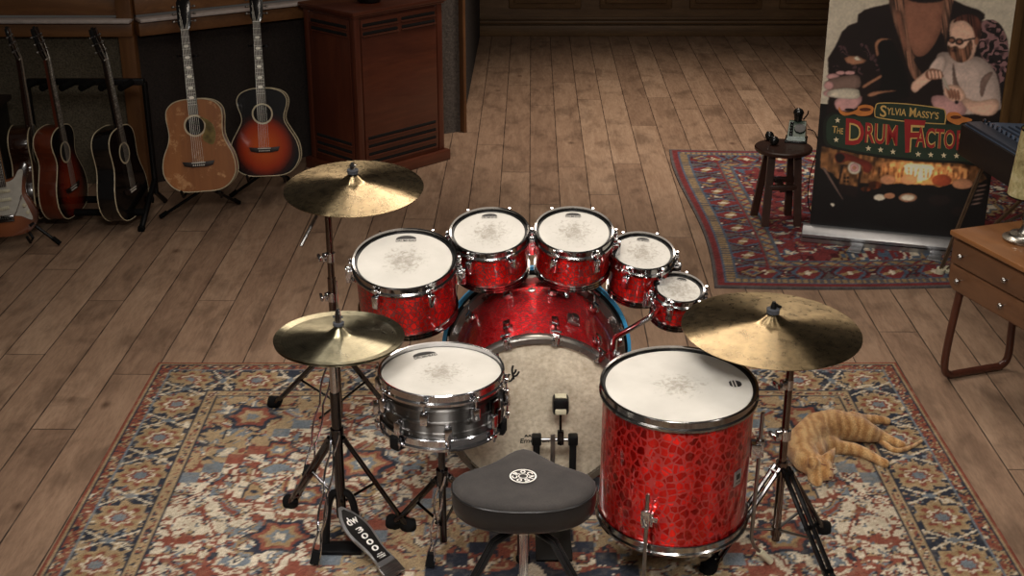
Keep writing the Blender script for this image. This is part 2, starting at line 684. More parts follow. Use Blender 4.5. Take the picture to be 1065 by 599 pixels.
def rosette(cv, du, dw, R, lobes, cols, ph=0.0):
    r = np.hypot(du, dw); th = np.arctan2(dw, du)
    rr = R * (1 + 0.16 * np.cos(lobes * th + ph) + 0.06 * np.cos(2 * lobes * th))
    for k_, c in enumerate(cols):
        cv.put(r < rr * (1 - k_ / len(cols)), c)


def florals(cv, x, y, mask, s, seed, vine, leaf1, leaf2, leaf3):
    wx = x * s + 1.3 * (vnoise(x * s * 0.9, y * s * 0.9, seed + 5) - 0.5)
    wy = y * s + 1.3 * (vnoise(x * s * 0.9, y * s * 0.9, seed + 6) - 0.5)
    n1 = vnoise(wx, wy, seed); n2 = vnoise(wx * 1.7, wy * 1.7, seed + 1); n3 = vnoise(wx * 1.4 + 9, wy * 2.0, seed + 2)
    cv.put(mask & (n2 > 0.70), leaf1)
    cv.put(mask & (n2 > 0.80), leaf3)
    cv.put(mask & (n3 > 0.72), leaf2)
    cv.put(mask & (n3 > 0.85), 'iv')
    cv.put(mask & (np.abs(n1 - 0.5) < 0.035), vine)
    cv.put(mask & (np.abs(n2 - 0.70) < 0.03), 'navy')


def heriz(u, w, hu, hw):
    cv = Canvas(u.shape, 'iv')
    au, aw = np.abs(u), np.abs(w)
    K = 1 / 0.62
    du, dw = (hu - au) * K, (hw - aw) * K
    d = np.minimum(du, dw)
    side = du < dw
    t_ = np.where(side, w, u) * K
    # field
    fld = d > 0.52
    florals(cv, au, aw, fld, 24, 3, 'rust', 'tan', 'steel', 'rust')
    florals(cv, au, aw, fld, 15, 31, 'rust', 'gold', 'rust', 'steel')
    # large flower heads strewn through the field
    for (cx, cy, R) in ((0.28, 1.18, .10), (0.62, 0.95, .11), (0.85, 0.45, .10), (0.55, 0.25, .08), (0.95, 1.05, .07), (0.15, 0.75, .09), (0.4, 0.62, .08), (0.8, 0.72, .07), (0.05, 1.38, .08), (0.5, 1.4, .06), (0.9, 0.1, .08)):
        rosette(cv, au - cx, aw - cy, R, 6, ('navy', 'rust', 'gold', 'steel', 'iv'))
    # stepped medallion
    st = 0.07
    q = np.floor(au / st) * st * 0.9 + np.floor(aw / st) * st * 0.72
    for lim, c in ((0.82, 'rust'), (0.77, 'steel'), (0.74, 'tan')):
        cv.put(q < lim, c)
    med = q < 0.74
    florals(cv, au, aw, med, 24, 11, 'rust', 'rust', 'steel', 'iv')
    q2 = np.floor(au / st) * st + np.floor(aw / st) * st
    for lim, c in ((0.50, 'navy'), (0.46, 'rust')):
        cv.put(q2 < lim, c)
    florals(cv, au, aw, q2 < 0.46, 26, 17, 'tan', 'tan', 'navy', 'iv')
    rosette(cv, au, aw, 0.3, 8, ('navy', 'iv', 'steel', 'rust', 'tan'))
    # corner spandrels, stepped
    cu = np.maximum(hu - 0.32 - au, 0); cw_ = np.maximum(hw - 0.32 - aw, 0)
    sp = np.floor(cu / st) * st + np.floor(cw_ / st) * st * 0.8
    for lim, c in ((0.56, 'rust'), (0.53, 'steel'), (0.50, 'tan')):
        cv.put(fld & (sp < lim), c)
    florals(cv, au, aw, fld & (sp < 0.5), 22, 23, 'rust', 'gold', 'steel', 'navy')
    rosette(cv, au - (hu - 0.5), aw - (hw - 0.5), 0.10, 6, ('navy', 'rust', 'tan', 'steel'))
    # borders
    cv.put(d <= 0.52, 'navy'); cv.put(d <= 0.515, 'tan')
    florals(cv, u, w, (d <= 0.50) & (d > 0.45), 50, 73, 'rust', 'rust', 'navy', 'rust'); cv.put((d <= 0.445), 'navy')
    B = (d <= 0.435) & (d > 0.125)
    cv.put(B, 'navy')
    florals(cv, u * K, w * K, B, 17, 41, 'tan', 'steel', 'tan', 'rust')
    per = 0.46
    tm = np.mod(t_ + per / 2, per) - per / 2
    dd = np.where(side, du, dw) - 0.28
    r = np.hypot(tm, dd); th = np.arctan2(dd, tm)
    rr = 0.15 * (1 + 0.14 * np.cos(8 * th))
    cv.put(B & (r < rr), 'tan'); cv.put(B & (r < rr * 0.86), 'gold'); cv.put(B & (r < rr * 0.72) & (np.cos(8 * th) > -0.3), 'rust')
    cv.put(B & (r < rr * 0.52), 'iv'); cv.put(B & (r < rr * 0.4), 'rust'); cv.put(B & (r < rr * 0.26), 'steel')
    t2 = np.mod(t_, per) - per / 2
    z_ = np.abs(np.abs(t2) * 1.6 - np.abs(dd))
    cv.put(B & (z_ < 0.014) & (np.abs(t2) < 0.1), 'iv')
    cv.put(B & (np.abs(t2) + np.abs(dd) * 0.6 < 0.03), 'steel')
    cv.put((d <= 0.125), 'steel'); cv.put((d <= 0.118), 'rust')
    G_ = (d <= 0.11) & (d > 0.05)
    florals(cv, u, w, G_, 52, 71, 'tan', 'tan', 'navy', 'tan')
    cv.put((d <= 0.045), 'navy'); cv.put((d <= 0.035), 'tan'); cv.put((d <= 0.015), 'rust')
    # hand-knotted abrash: small pile-coloured speckle
    rs = np.random.RandomState(4)
    cv.a *= (0.90 + 0.18 * rs.rand(*u.shape))[..., None]
    wear = vnoise(u * 30, w * 30, 77) * 0.5 + vnoise(u * 75, w * 75, 78) * 0.5
    mixw = (0.04 + 0.34 * np.clip((wear - 0.5) * 3, 0, 1))[..., None]
    cv.a = cv.a * (1 - mixw) + np.array([168, 150, 126]) * mixw
    return np.clip(cv.a, 0, 255)


def kazak(u, w, hu, hw):
    cv = Canvas(u.shape, 'red')
    au, aw = np.abs(u), np.abs(w)
    K = 1 / 0.6
    du, dw = (hu - au) * K, (hw - aw) * K
    d = np.minimum(du, dw); side = du < dw
    t_ = np.where(side, w, u) * K; cd = np.where(side, du, dw)
    fld = d > 0.62
    florals(cv, u, w, fld, 20, 51, 'dred', 'pink', 'blue', 'gold')
    for cy in (-0.75, 0.0, 0.75):
        for cx in (-0.3, 0.35):
            dx = u - cx; dy = w - cy
            q = np.floor(np.abs(dx) / .03) * .03 + np.floor(np.abs(dy) / .03) * .03 * 1.2
            for lim, c in ((0.30, 'dred'), (0.27, 'gold'), (0.22, 'blue'), (0.17, 'iv'), (0.13, 'red'), (0.06, 'blue')):
                cv.put(fld & (q < lim) & ((np.mod(dx, 0.05) < 0.028) | (q < lim - 0.05)), c)
    cv.put(d <= 0.62, 'blue'); cv.put(d <= 0.60, 'grey')
    g = np.mod(t_, 0.12)
    B1 = (d <= 0.58) & (d > 0.5)
    cv.put(B1, 'gold'); cv.put(B1 & (np.mod(t_ * 1.0 + cd * 1.0, 0.14) < 0.05), 'blue'); cv.put(B1 & (np.mod(t_ - cd, 0.14) < 0.03), 'red')
    cv.put((d <= 0.5), 'grey'); cv.put(d <= 0.485, 'red')
    B = (d <= 0.47) & (d > 0.2)
    cv.put(B, 'grey')
    per = 0.36
    tm = np.mod(t_, per) - per / 2; dd = cd - 0.335
    box = np.maximum(np.abs(tm) * 0.9, np.abs(dd) * 1.1)
    hexa = np.abs(tm) * 0.9 + np.abs(dd) * 0.5
    cv.put(B & (hexa < 0.155), 'dred'); cv.put(B & (hexa < 0.13), 'blue'); cv.put(B & (hexa < 0.10), 'red')
    cv.put(B & (np.abs(dd - 0.5 * tm) < 0.03) & (hexa < 0.1), 'gold'); cv.put(B & (hexa < 0.03), 'iv')
    florals(cv, u, w, B & (hexa > 0.155), 16, 61, 'dred', 'blue', 'red', 'gold')
    cv.put((d <= 0.2), 'blue'); cv.put((d <= 0.18), 'grey')
    B3 = (d <= 0.175) & (d > 0.11)
    cv.put(B3, 'grey'); cv.put(B3 & (np.mod(t_, 0.055) < 0.03), 'gold')
    cv.put(d <= 0.11, 'blue'); cv.put(d <= 0.095, 'dred'); cv.put(d <= 0.085, 'red'); cv.put(d <= 0.02, 'grey')
    cu = (du < 0.47) & (dw < 0.47)
    rosette(cv, du - 0.33, dw - 0.33, 0.1, 4, ('dred', 'gold', 'blue', 'red'))
    rs = np.random.RandomState(9)
    cv.a *= (0.88 + 0.2 * rs.rand(*u.shape))[..., None]
    return np.clip(cv.a, 0, 255)


rug = make_rug('patterned_rug', -1.535, 1.665, 1.6, 5.245, 0.0082, heriz)
tag(rug, 'large worn ivory, rust and navy patterned rug lying under the drum kit', 'rug')


def kwarp(px, py, X, Yv):
    return px + 0.035 * (1 - X) ** 2 * np.sin(Yv * 5.2 + 0.2) + 0.07 * (Yv - 0.5) * (1 - X), py + 0.02 * np.sin(px * 3)


rug2 = make_rug('patterned_rug', 1.03, 3.5, 6.12, 8.52, 0.0115, kazak, warp=kwarp)
tag(rug2, 'red and blue tribal rug on the floor under the stool and poster', 'rug')

# ================================================================== DRUM MATERIALS
def crackle(name, cell, crack_dark, cell_a, cell_b, rough, axis='Z'):
    t = NT(name)
    v = t.coord(scale=(1, 1, 0.8))
    nz = t.n('ShaderNodeTexNoise'); nz.inputs['Scale'].default_value = 1.2 / cell; t.l(v, nz.inputs['Vector'])
    mx = t.n('ShaderNodeMix', data_type='VECTOR'); mx.inputs[0].default_value = 0.008
    t.l(v, mx.inputs[4]); t.l(nz.outputs['Color'], mx.inputs[5])
    e = t.n('ShaderNodeTexVoronoi', feature='DISTANCE_TO_EDGE'); e.inputs['Scale'].default_value = 1.0 / cell
    t.l(mx.outputs[1], e.inputs['Vector'])
    p = t.n('ShaderNodeTexVoronoi'); p.inputs['Scale'].default_value = 1.0 / cell
    t.l(mx.outputs[1], p.inputs['Vector'])
    fac = t.n('ShaderNodeMapRange'); fac.inputs['From Min'].default_value = 0.07; fac.inputs['From Max'].default_value = 0.12
    t.l(e.outputs['Distance'], fac.inputs[0])
    cellc = t.ramp(p.outputs['Color'], [(0.2, cell_a), (0.8, cell_b)])
    t.l(t.mix(fac.outputs[0], lin(crack_dark), cellc), t.b.inputs['Base Color'])
    t.l(t.math('MULTIPLY_ADD', fac.outputs[0], 0.88, 0.1), t.b.inputs['Metallic'])
    radial_brush(t.m, 0.95, axis)
    t.b.inputs['Roughness'].default_value = rough
    t.b.inputs['Coat Weight'].default_value = 0.7
    t.b.inputs['Coat Roughness'].default_value = 0.05
    t.bump(fac.outputs[0], 0.25, 0.002)
    return t.m


crackle('red_crackle_wrap', 0.021, (150, 20, 16), (150, 14, 10), (226, 36, 28), 0.38)
crackle('red_crackle_small', 0.016, (104, 12, 10), (186, 22, 16), (228, 38, 30), 0.38)
crackle('red_crackle_fine', 0.015, (120, 12, 16), (186, 20, 26), (224, 38, 44), 0.38, axis='Y')

t = NT('coated_head')
v = t.coord()
sp = t.n('ShaderNodeSeparateXYZ'); t.l(v, sp.inputs[0])
r = t.math('SQRT', t.math('ADD', t.math('POWER', sp.outputs[0], 2.0), t.math('POWER', sp.outputs[1], 2.0)))
n1 = t.noise(v, 55, 5, 0.75, 0.6)
wear = t.math('SUBTRACT', n1, t.math('MULTIPLY', r, 3.2))
n2 = t.noise(v, 7, 4)
c1 = t.ramp(n2, [(0.3, (172, 168, 160)), (0.7, (189, 185, 177))])
c2 = t.ramp(wear, [(0.28, (255, 255, 255)), (0.5, (176, 170, 160))])
t.l(t.mix(0.75, c1, c2, 'MULTIPLY'), t.b.inputs['Base Color'])
t.b.inputs['Roughness'].default_value = 0.55

t = NT('felted_head')
v = t.coord()
n1 = t.noise(v, 60, 4, 0.7); n2 = t.noise(v, 4.5, 4, 0.6)
c1 = t.ramp(n2, [(0.3, (198, 186, 164)), (0.7, (222, 211, 190))])
c2 = t.ramp(n1, [(0.35, (200, 192, 182)), (0.62, (255, 255, 255))])
t.l(t.mix(0.7, c1, c2, 'MULTIPLY'), t.b.inputs['Base Color'])
t.b.inputs['Roughness'].default_value = 0.8


def bronze(name, a, b_, rough, freq):
    t = NT(name)
    v = t.coord()
    sp = t.n('ShaderNodeSeparateXYZ'); t.l(v, sp.inputs[0])
    r = t.math('SQRT', t.math('ADD', t.math('POWER', sp.outputs[0], 2.0), t.math('POWER', sp.outputs[1], 2.0)))
    groove = t.math('SINE', t.math('MULTIPLY', r, freq))
    n1 = t.noise(v, 34, 5, 0.7, 0.4); n2 = t.noise(v, 7, 4, 0.6)
    f = t.math('ADD', t.math('MULTIPLY', n1, 0.55), t.math('MULTIPLY', n2, 0.45))
    f = t.math('ADD', f, t.math('MULTIPLY', groove, 0.02))
    t.l(t.ramp(f, [(0.34, a), (0.62, b_)]), t.b.inputs['Base Color'])
    t.b.inputs['Metallic'].default_value = 1.0
    t.l(t.math('MULTIPLY_ADD', n1, 0.16, rough - 0.08), t.b.inputs['Roughness'])
    radial_brush(t.m, 0.95)
    hm = t.n('ShaderNodeTexVoronoi'); hm.inputs['Scale'].default_value = 38; t.l(v, hm.inputs['Vector'])
    h = t.math('ADD', t.math('MULTIPLY', hm.outputs['Distance'], 0.6), t.math('MULTIPLY', groove, 0.12))
    t.bump(h, 0.12, 0.002)
    return t.m


bronze('bronze_ride', (96, 84, 63), (160, 140, 106), 0.29, 900)
bronze('bronze_crash', (100, 88, 66), (168, 148, 114), 0.28, 900)
bronze('bronze_hat', (112, 107, 88), (164, 156, 130), 0.30, 700)


def Rz(a):
    return Matrix.Rotation(a, 4, 'Z')


def hoop_profile(R, z, h=0.034, t=0.0045):
    """flanged steel hoop cross section, closed"""
    return [(R + 0.002, z - h * 0.55), (R + 0.010, z - h * 0.55), (R + 0.010, z - h * 0.35), (R + t, z - h * 0.2), (R + t, z + h * 0.32),
            (R + 0.008, z + h * 0.42), (R + 0.006, z + h * 0.5), (R, z + h * 0.45), (R, z - h * 0.4)]


def add_lugs(root, R, H, n, ph, lugm='chrome', drop=0.062, size=(0.024, 0.024, 0.05), both=False, ph2=0.0, rodlen=None):
    proto = None
    for side in ((0, 1) if both else (0,)):
        for k_ in range(n):
            a = ph + 2 * PI * k_ / n + (ph2 if side else 0)
            if proto is None:
                b = MB()
                b.box((0, -0.014, 0), size, bevel=0.004)
                b.box((0, -0.003, 0.0), (size[0] * 0.7, 0.012, size[2] * 1.15), bevel=0.003)
                lug = b.build('lug', lugm, root)
                b = MB()
                b.tube([(0, -0.0165, size[2] * 0.4), (0, -0.0165, drop + 0.004)], 0.0032, 8)
                b.box((0, -0.0165, drop - 0.006), (0.02, 0.014, 0.014), bevel=0.003)
                b.tube([(0, -0.0165, drop - 0.002), (0, -0.0165, drop + 0.012)], 0.0048, 6)
                b.build('tension_rod', 'chrome', lug)
                proto = lug
                o = lug
            else:
                o = copy_part(proto, root)
            if side == 0:
                o.matrix_local = Rz(a) @ Matrix.Translation((0, -R, H - drop))
            else:
                o.matrix_local = Rz(a) @ Matrix.Translation((0, -R, drop)) @ Matrix.Rotation(PI, 4, 'Y')


def head_print(root, R, zc, small=True, ang=0.0, dark='ink', back=True, lines=('COATED', 'DRUMHEAD')):
    """little arched maker's mark at the far rim of a head"""
    b = MB()
    b.smooth = False
    w = R * 0.42
    y0 = R * 0.73
    Mx = Rz(ang)
    if R > 0.2:      # the big drum carries a small round mark instead
        c0 = (0, R * 0.75)
        for y_a, y_b in ((-0.018, -0.010), (-0.006, 0.0), (0.004, 0.020)):
            pts = []
            for q in range(13):
                yy = y_a + (y_b - y_a) * q / 12
                pts.append((math.sqrt(max(0.0, 0.021 ** 2 - yy ** 2)), yy))
            pts = pts + [(-x, y) for x, y in pts[::-1]]
            b.verts_faces([Mx @ Vector((x, c0[1] + y, zc)) for x, y in pts], [list(range(len(pts)))])
        return b.build('print', dark, root, recalc=False)
    # arched cap of the mark
    top = [(w / 2 * math.cos(a), 0.30 * w * math.sin(a) + 0.02 * w) for a in [PI * i / 14 for i in range(15)]]
    inn = [(w / 2 * 0.86 * math.cos(a), 0.2 * w * math.sin(a) + 0.02 * w) for a in [PI * i / 14 for i in range(15)]][::-1]
    pts = top
    b.verts_faces([Mx @ Vector((x, y0 + y, zc)) for x, y in pts], [list(range(len(pts)))])
    for s, (xa, xb, ya, yb) in zip(lines, ((-.36, .36, .03, .15), (-.5, .5, -.2, -.02))):
        v_, f_, _ = text_cached(s)
        b.verts_faces([Mx @ Vector(((xa + (xb - xa) * x) * w, y0 + (ya + (yb - ya) * y) * w, zc)) for x, y in v_], f_)
    return b.build('print', dark, root, recalc=False)


_tc = {}


def text_cached(s, offset=0.02):
    if (s, offset) not in _tc:
        _tc[(s, offset)] = text_mesh(s, offset=offset)
    return _tc[(s, offset)]


def make_drum(name, label, head_c, R, H, tilt, roll, wrap, nlug, ph, group=None, floor_legs=None, low_lugs=False, logo_ang=0.0, drop=0.062):
    """head_c: centre of the batter head in the room"""
    rot = Matrix.Rotation(roll, 4, 'Y') @ Matrix.Rotation(tilt, 4, 'X')
    base = Vector(head_c) - rot @ Vector((0, 0, H))
    root = thing(name, label, 'drum', base, rot.to_euler(), group)
    b = MB()
    b.lathe([(R - 0.004, 0.006), (R, 0.006), (R, H - 0.008), (R - 0.006, H - 0.002), (R - 0.009, H - 0.008), (R - 0.009, 0.01)], 72, closed=True)
    sh = b.build('shell', wrap, root)
    b = MB()
    b.lathe([(1e-4, H + 0.001), (R * 0.5, H + 0.001), (R - 0.008, H + 0.001), (R - 0.006, H - 0.004)], 72)
    b.build('drum_head', 'coated_head', root)
    b = MB(); b.lathe([(R - 0.007, H - 0.001), (R + 0.003, H + 0.0015), (R + 0.003, H - 0.010), (R - 0.007, H - 0.010)], 72, closed=True); b.build('collar', 'black_metal', root)
    head_print(root, R, H + 0.002, ang=logo_ang)
    b = MB(); b.lathe(hoop_profile(R + 0.002, H - 0.004), 72, closed=True)
    b.build('upper_hoop', 'hoop_chrome', root)
    b = MB()
    if low_lugs:
        b.lathe(hoop_profile(R + 0.002, 0.010, 0.034), 72, mat=None, closed=True)
    else:
        for z in (0.0, 0.010, 0.020):
            b.lathe([(R - 0.002, z), (R + 0.006, z + 0.001), (R + 0.006, z + 0.007), (R - 0.002, z + 0.009)], 72, closed=True)
    b.build('lower_hoop', 'hoop_chrome', root)
    add_lugs(root, R, H, nlug, ph, both=low_lugs, drop=drop)
    return root


# ------------------------------------------------------------------ the five rack toms
def bracket(root, a, R, z, out=0.05):
    """chrome mounting block on the shell"""
    Mx = Rz(a) @ Matrix.Translation((0, -R, z))
    b = MB()
    b.box((0, -0.016, 0), (0.034, 0.03, 0.05), Mx, bevel=0.004)
    b.box((0, -0.03, 0), (0.02, 0.014, 0.062), Mx, bevel=0.003)
    return b.build('bracket', 'chrome', root)


def tom_arm(root, world_a, world_b, r=0.0095):
    """chrome arm from the tom to what carries it, given in room coordinates"""
    bpy.context.view_layer.update()
    inv = root.matrix_world.inverted()
    b = MB(); b.tube([inv @ Vector(p) for p in (world_a + world_b)], r, 12)
    return b.build('tom_arm', 'chrome', root)


TOMS = []
spec = [
    ('largest red crackle rack tom, beside the raised cymbal at the left end of the row', (421, 271), 4.27, 0.170, 0.215, 15, -1, (0.02)),
    ('red crackle rack tom above the bass drum, between the largest tom and its twin', (509, 242), 4.42, 0.132, 0.165, 16, -2, (0.0)),
    ('red crackle rack tom above the bass drum, third from the left of the row', (597, 241), 4.42, 0.131, 0.165, 16, 1, (0.0)),
    ('small red crackle rack tom, second smallest, behind the smallest tom', (668, 263), 4.45, 0.108, 0.165, 15, 3, (-0.1)),
    ('smallest red crackle rack tom, held by a chrome arm left of the big cymbal', (706, 301), 4.34, 0.083, 0.125, 14, 5, (-0.25)),
]
for (lab, (px, py), yy, R, H, ti, ro, la) in spec:
    hc = AY(px, py, yy)
    o = make_drum('rack_tom', lab, hc, R, H, math.radians(ti), math.radians(ro), 'red_crackle_small', 6, math.radians(31 if R > 0.09 else 40), 'five red crackle rack toms in a row', logo_ang=la, drop=0.052 if R > 0.09 else 0.042)
    bracket(o, math.radians(88), R, H - 0.065); bracket(o, math.radians(-88), R, H - 0.05)
    TOMS.append((o, hc, R, H))

# ------------------------------------------------------------------ bass drum
BC = AY(560, 436, 4.13)
BC.z = 0.336
BR = 0.303
BL = 0.435
btilt = math.radians(5.0)
BM = Matrix.Translation(BC) @ Matrix.Rotation(btilt, 4, 'X')   # local +y runs forward through the drum
bass = thing('bass_drum', 'big red crackle bass drum on its side with added light blue highlight glow band on front hoop', 'drum', BC, (btilt, 0, 0))
AX = Matrix.Rotation(-PI / 2, 4, 'X')       # lathe z -> local +y
b = MB(); b.lathe([(BR - 0.008, 0.0), (BR, 0.0), (BR, BL), (BR - 0.008, BL)], 96, AX, closed=True)
b.build('shell', 'red_crackle_fine', bass)
for nm, y in (('batter_head', -0.004), ('front_head', BL + 0.004)):
    b = MB(); b.lathe([(1e-4, y), (BR * 0.6, y), (BR, y)], 96, AX)
    b.build(nm, 'felted_head', bass)


def bass_hoop(name, y0, y1, Ro):
    b = MB(); b.lathe([(BR - 0.004, y0), (Ro - 0.004, y0), (Ro, y0 + 0.006), (Ro, y1 - 0.006), (Ro - 0.004, y1), (BR - 0.004, y1)], 96, AX, closed=True)
    return b.build(name, 'hoop_grey', bass)


bass_hoop('batter_hoop', -0.022, 0.018, BR + 0.019)
fh = bass_hoop('front_hoop', BL - 0.02, BL + 0.022, BR + 0.030)
b = MB(); b.lathe([(BR + 0.030, BL - 0.004), (BR + 0.040, BL - 0.004), (BR + 0.040, BL + 0.010), (BR + 0.030, BL + 0.010)], 96, AX, closed=True)
b.build('rubber_strip', 'black_rubber', fh)
b = MB(); b.lathe([(BR + 0.030, BL + 0.010), (BR + 0.054, BL + 0.010), (BR + 0.054, BL + 0.024), (BR + 0.030, BL + 0.024)], 96, AX, closed=True)  # added ring: the blue outline glow painted as solid band on the hoop
edge = b.build('glow_band', 'blue_glow_paint', fh)
edge['label'] = 'added light blue band imitating the outline glow'
# lugs with claws, twelve to each end
proto = None
for end in (0, 1):
    for k_ in range(12):
        a = math.radians(-20 + 30 * k_)
        if proto is None:
            b = MB()
            b.box((0, 0.105, 0.014), (0.026, 0.052, 0.022), bevel=0.004)
            b.box((0, 0.105, 0.004), (0.034, 0.03, 0.01), bevel=0.003)
            proto = b.build('lug', 'chrome', bass)
            b = MB()
            b.tube([(0, -0.02, 0.022), (0, 0.09, 0.019)], 0.0045, 8)
            b.box((0, -0.004, 0.026), (0.026, 0.04, 0.012), bevel=0.004)
            b.box((0, -0.026, 0.012), (0.024, 0.010, 0.036), bevel=0.003)
            b.tube([(0, -0.034, 0.024), (0, -0.02, 0.024)], 0.007, 6)
            b.tube([(-0.018, 0.012, 0.03), (0.018, 0.012, 0.03)], 0.004, 6)
            b.build('claw', 'chrome', proto)
            o = proto
        else:
            o = copy_part(proto, bass)
        Mx = Matrix.Rotation(a, 4, 'Y') @ Matrix.Translation((0, 0, BR))
        if end:
            Mx = Matrix.Translation((0, BL, 0)) @ Mx @ Matrix.Rotation(PI, 4, 'Z') @ Matrix.Translation((0, -0.006, 0.004))
        o.matrix_local = Mx
# mounting plates on the shell
for (a, y, nm) in ((23, 0.17, 'tom_socket'), (-4, 0.36, 'air_vent'), (62, 0.16, 'tom_socket')):
    Mx = Matrix.Rotation(math.radians(a), 4, 'Y') @ Matrix.Translation((0, y, BR))
    b = MB()
    if nm == 'air_vent':
        b.lathe([(0.005, 0.0), (0.014, 0.0), (0.015, 0.004), (0.005, 0.006)], 20, Mx, closed=True)
    else:
        b.box((0, 0, 0.008), (0.046, 0.06, 0.016), Mx, bevel=0.006)
        b.tube([Mx @ Vector((0, 0, 0.01)), Mx @ Vector((0, 0, 0.028))], 0.014, 16)
        b.box((0, -0.02, 0.022), (0.02, 0.012, 0.02), Mx, bevel=0.003)
    b.build(nm, 'satin_steel', bass)
# folding spurs at both sides
for sgn in (-1, 1):
    p0 = Vector((sgn * (BR + 0.004) * math.cos(math.radians(20)), BL - 0.12, -BR * math.sin(math.radians(20))))
    foot = BM.inverted() @ Vector((BC.x + sgn * 0.43, BC.y + 0.52, 0.018))
    b = MB(); b.tube([p0, foot], 0.009, 10); b.box(p0, (0.03, 0.06, 0.05), bevel=0.005)
    sp_ = b.build('spur', 'chrome', bass)
    b = MB(); b.sphere(foot, 0.016); b.build('rubber_foot', 'black_rubber', sp_)
# lettering on the batter head


def bass_text(name, txt_v, txt_f, corners):
    """corners in photograph pixels: lower left, lower right, upper right, upper left, read off the head"""
    inv = BM.inverted()
    org = inv @ Vector((0, 0, CAMH))
    cs = []
    for px, py in corners:
        d = (BM.to_3x3().inverted() @ ray(px, py))
        s_ = (-0.0058 - org.y) / d.y
        cs.append(org + d * s_)
    b = MB(); b.smooth = False
    vs = [cs[0] * (1 - x) * (1 - y) + cs[1] * x * (1 - y) + cs[2] * x * y + cs[3] * (1 - x) * y for x, y in txt_v]
    b.verts_faces(vs, txt_f)
    return b.build(name, 'ink', bass, recalc=False)




def bass_pt(px, py, y=-0.0058):
    inv = BM.inverted()
    org = inv @ Vector((0, 0, CAMH))
    d = BM.to_3x3().inverted() @ ray(px, py)
    return org + d * ((y - org.y) / d.y)


b = MB(); b.smooth = False
for st_ in (((455, 305), (435, 292), (424, 340), (438, 396), (475, 382), (505, 335)), ((505, 150), (488, 215), (498, 300), (515, 368)), ((548, 212), (535, 258), (500, 292), (522, 318), (562, 300), (598, 242)),
            ((330, 395), (345, 350), (372, 350), (385, 390), (365, 430), (340, 430), (330, 395)), ((385, 372), (402, 410), (432, 385)),
            ((200, 560), (225, 480), (255, 400), (300, 385), (300, 430), (250, 470), (300, 520), (345, 470))):
    pts_ = [bass_pt(500 + x / 14.97, 370 + y / 14.97) for x, y in [(q.x, q.y) for q in catmull([(x, y, 0) for x, y in st_], 5)]]
    vs = []
    for i_, p_ in enumerate(pts_):
        d_ = (pts_[min(i_ + 1, len(pts_) - 1)] - pts_[max(i_ - 1, 0)]).normalized()
        n_ = Vector((d_.z, 0, -d_.x)) * 0.0036
        vs += [p_ + n_, p_ - n_]
    b.verts_faces(vs, [(2 * q, 2 * q + 1, 2 * q + 3, 2 * q + 2) for q in range(len(pts_) - 1)])
b.build('lettering', 'ink', bass, recalc=False)


v2_, f2_, _ = text_mesh('Emerican', shear=0.1, offset=0.02)
bass_text('lettering', v2_, f2_, ((541, 461), (571, 460), (571, 455), (541, 456)))
v3_, f3_, _ = text_mesh('^^^', offset=0.05)
bass_text('lettering', v3_, f3_, ((545, 454.5), (557, 454.5), (557, 452), (545, 452)))

# arms that carry the toms (they run from the shells down to the bass drum or on to the next tom)
bpy.context.view_layer.update()


def shell_point(a, y):
    return BM @ (Matrix.Rotation(math.radians(a), 4, 'Y') @ Vector((0, y, BR)))


def tom_pt(i, x, y, z):
    return TOMS[i][0].matrix_world @ Vector((x, y, z))


# tom 2 and 3 stand on posts rising from the bass drum, behind their shells
for i, (ang, y) in ((1, (-22, 0.34)), (2, (20, 0.34))):
    o, hc, R, H = TOMS[i]
    p = shell_point(ang, y)
    q = tom_pt(i, 0.0, R + 0.012, 0.07)
    tom_arm(o, [q + Vector((0, -0.012, 0)), q + Vector((0, 0.015, -0.01))], [Vector((q.x, q.y + 0.02, q.z - 0.06)), p + Vector((0, 0.02, 0.05)), p])
# tom 1 from tom 2
o, hc, R, H = TOMS[0]
tom_arm(o, [tom_pt(0, R, 0.02, 0.15), tom_pt(0, R + 0.03, 0.03, 0.14)], [tom_pt(1, -TOMS[1][2] - 0.02, 0.05, 0.07), tom_pt(1, -TOMS[1][2] + 0.0, 0.05, 0.07)])
o, hc, R, H = TOMS[3]
tom_arm(o, [tom_pt(3, -R, 0.02, 0.1), tom_pt(3, -R - 0.01, 0.04, 0.1)], [tom_pt(2, TOMS[2][2] + 0.01, 0.06, 0.06), tom_pt(2, TOMS[2][2] - 0.002, 0.03, 0.06)])
# tom 5: long bent arm from the right of the bass drum
o, hc, R, H = TOMS[4]
sock = shell_point(62, 0.16)
a1 = AY(640, 351, sock.y); a2 = AY(676, 330, 4.22)
tom_arm(o, [sock, a1], [a2, AY(684, 322, 4.30), tom_pt(4, -R + 0.002, 0.0, 0.06)], r=0.0105)

# ------------------------------------------------------------------ bass pedal
pd = thing('bass_pedal', 'black and silver bass drum pedal with felt beater clamped before the batter head', 'pedal', (BC.x, 4.02, 0.012))
PX = BC.x
bz = AY(580, 457, 4.02)       # axle height
ox, oz = bz.x - PX, bz.z - 0.012
b = MB()
for px in (558, 596):
    x = AY(px, 457, 4.02).x - PX
    b.box((x, 0, oz / 2), (0.024, 0.028, oz), bevel=0.004)
    b.box((x, 0, oz), (0.034, 0.036, 0.036), bevel=0.006)
b.build('frame', 'black_metal', pd)
b = MB(); b.tube([(AY(555, 457, 4.02).x - PX, 0, oz), (AY(601, 457, 4.02).x - PX, 0, oz)], 0.007, 12); b.build('axle', 'satin_steel', pd)
bt = AY(583, 420, 4.06)
bx = bt.x - PX
b = MB(); b.tube([(bx, -0.005, oz - 0.02), (bx, 0.035, bt.z - 0.012)], 0.0045, 10); b.box((bx, 0, oz + 0.008), (0.022, 0.022, 0.05), bevel=0.003)
rod = b.build('beater_rod', 'dark_chrome', pd)
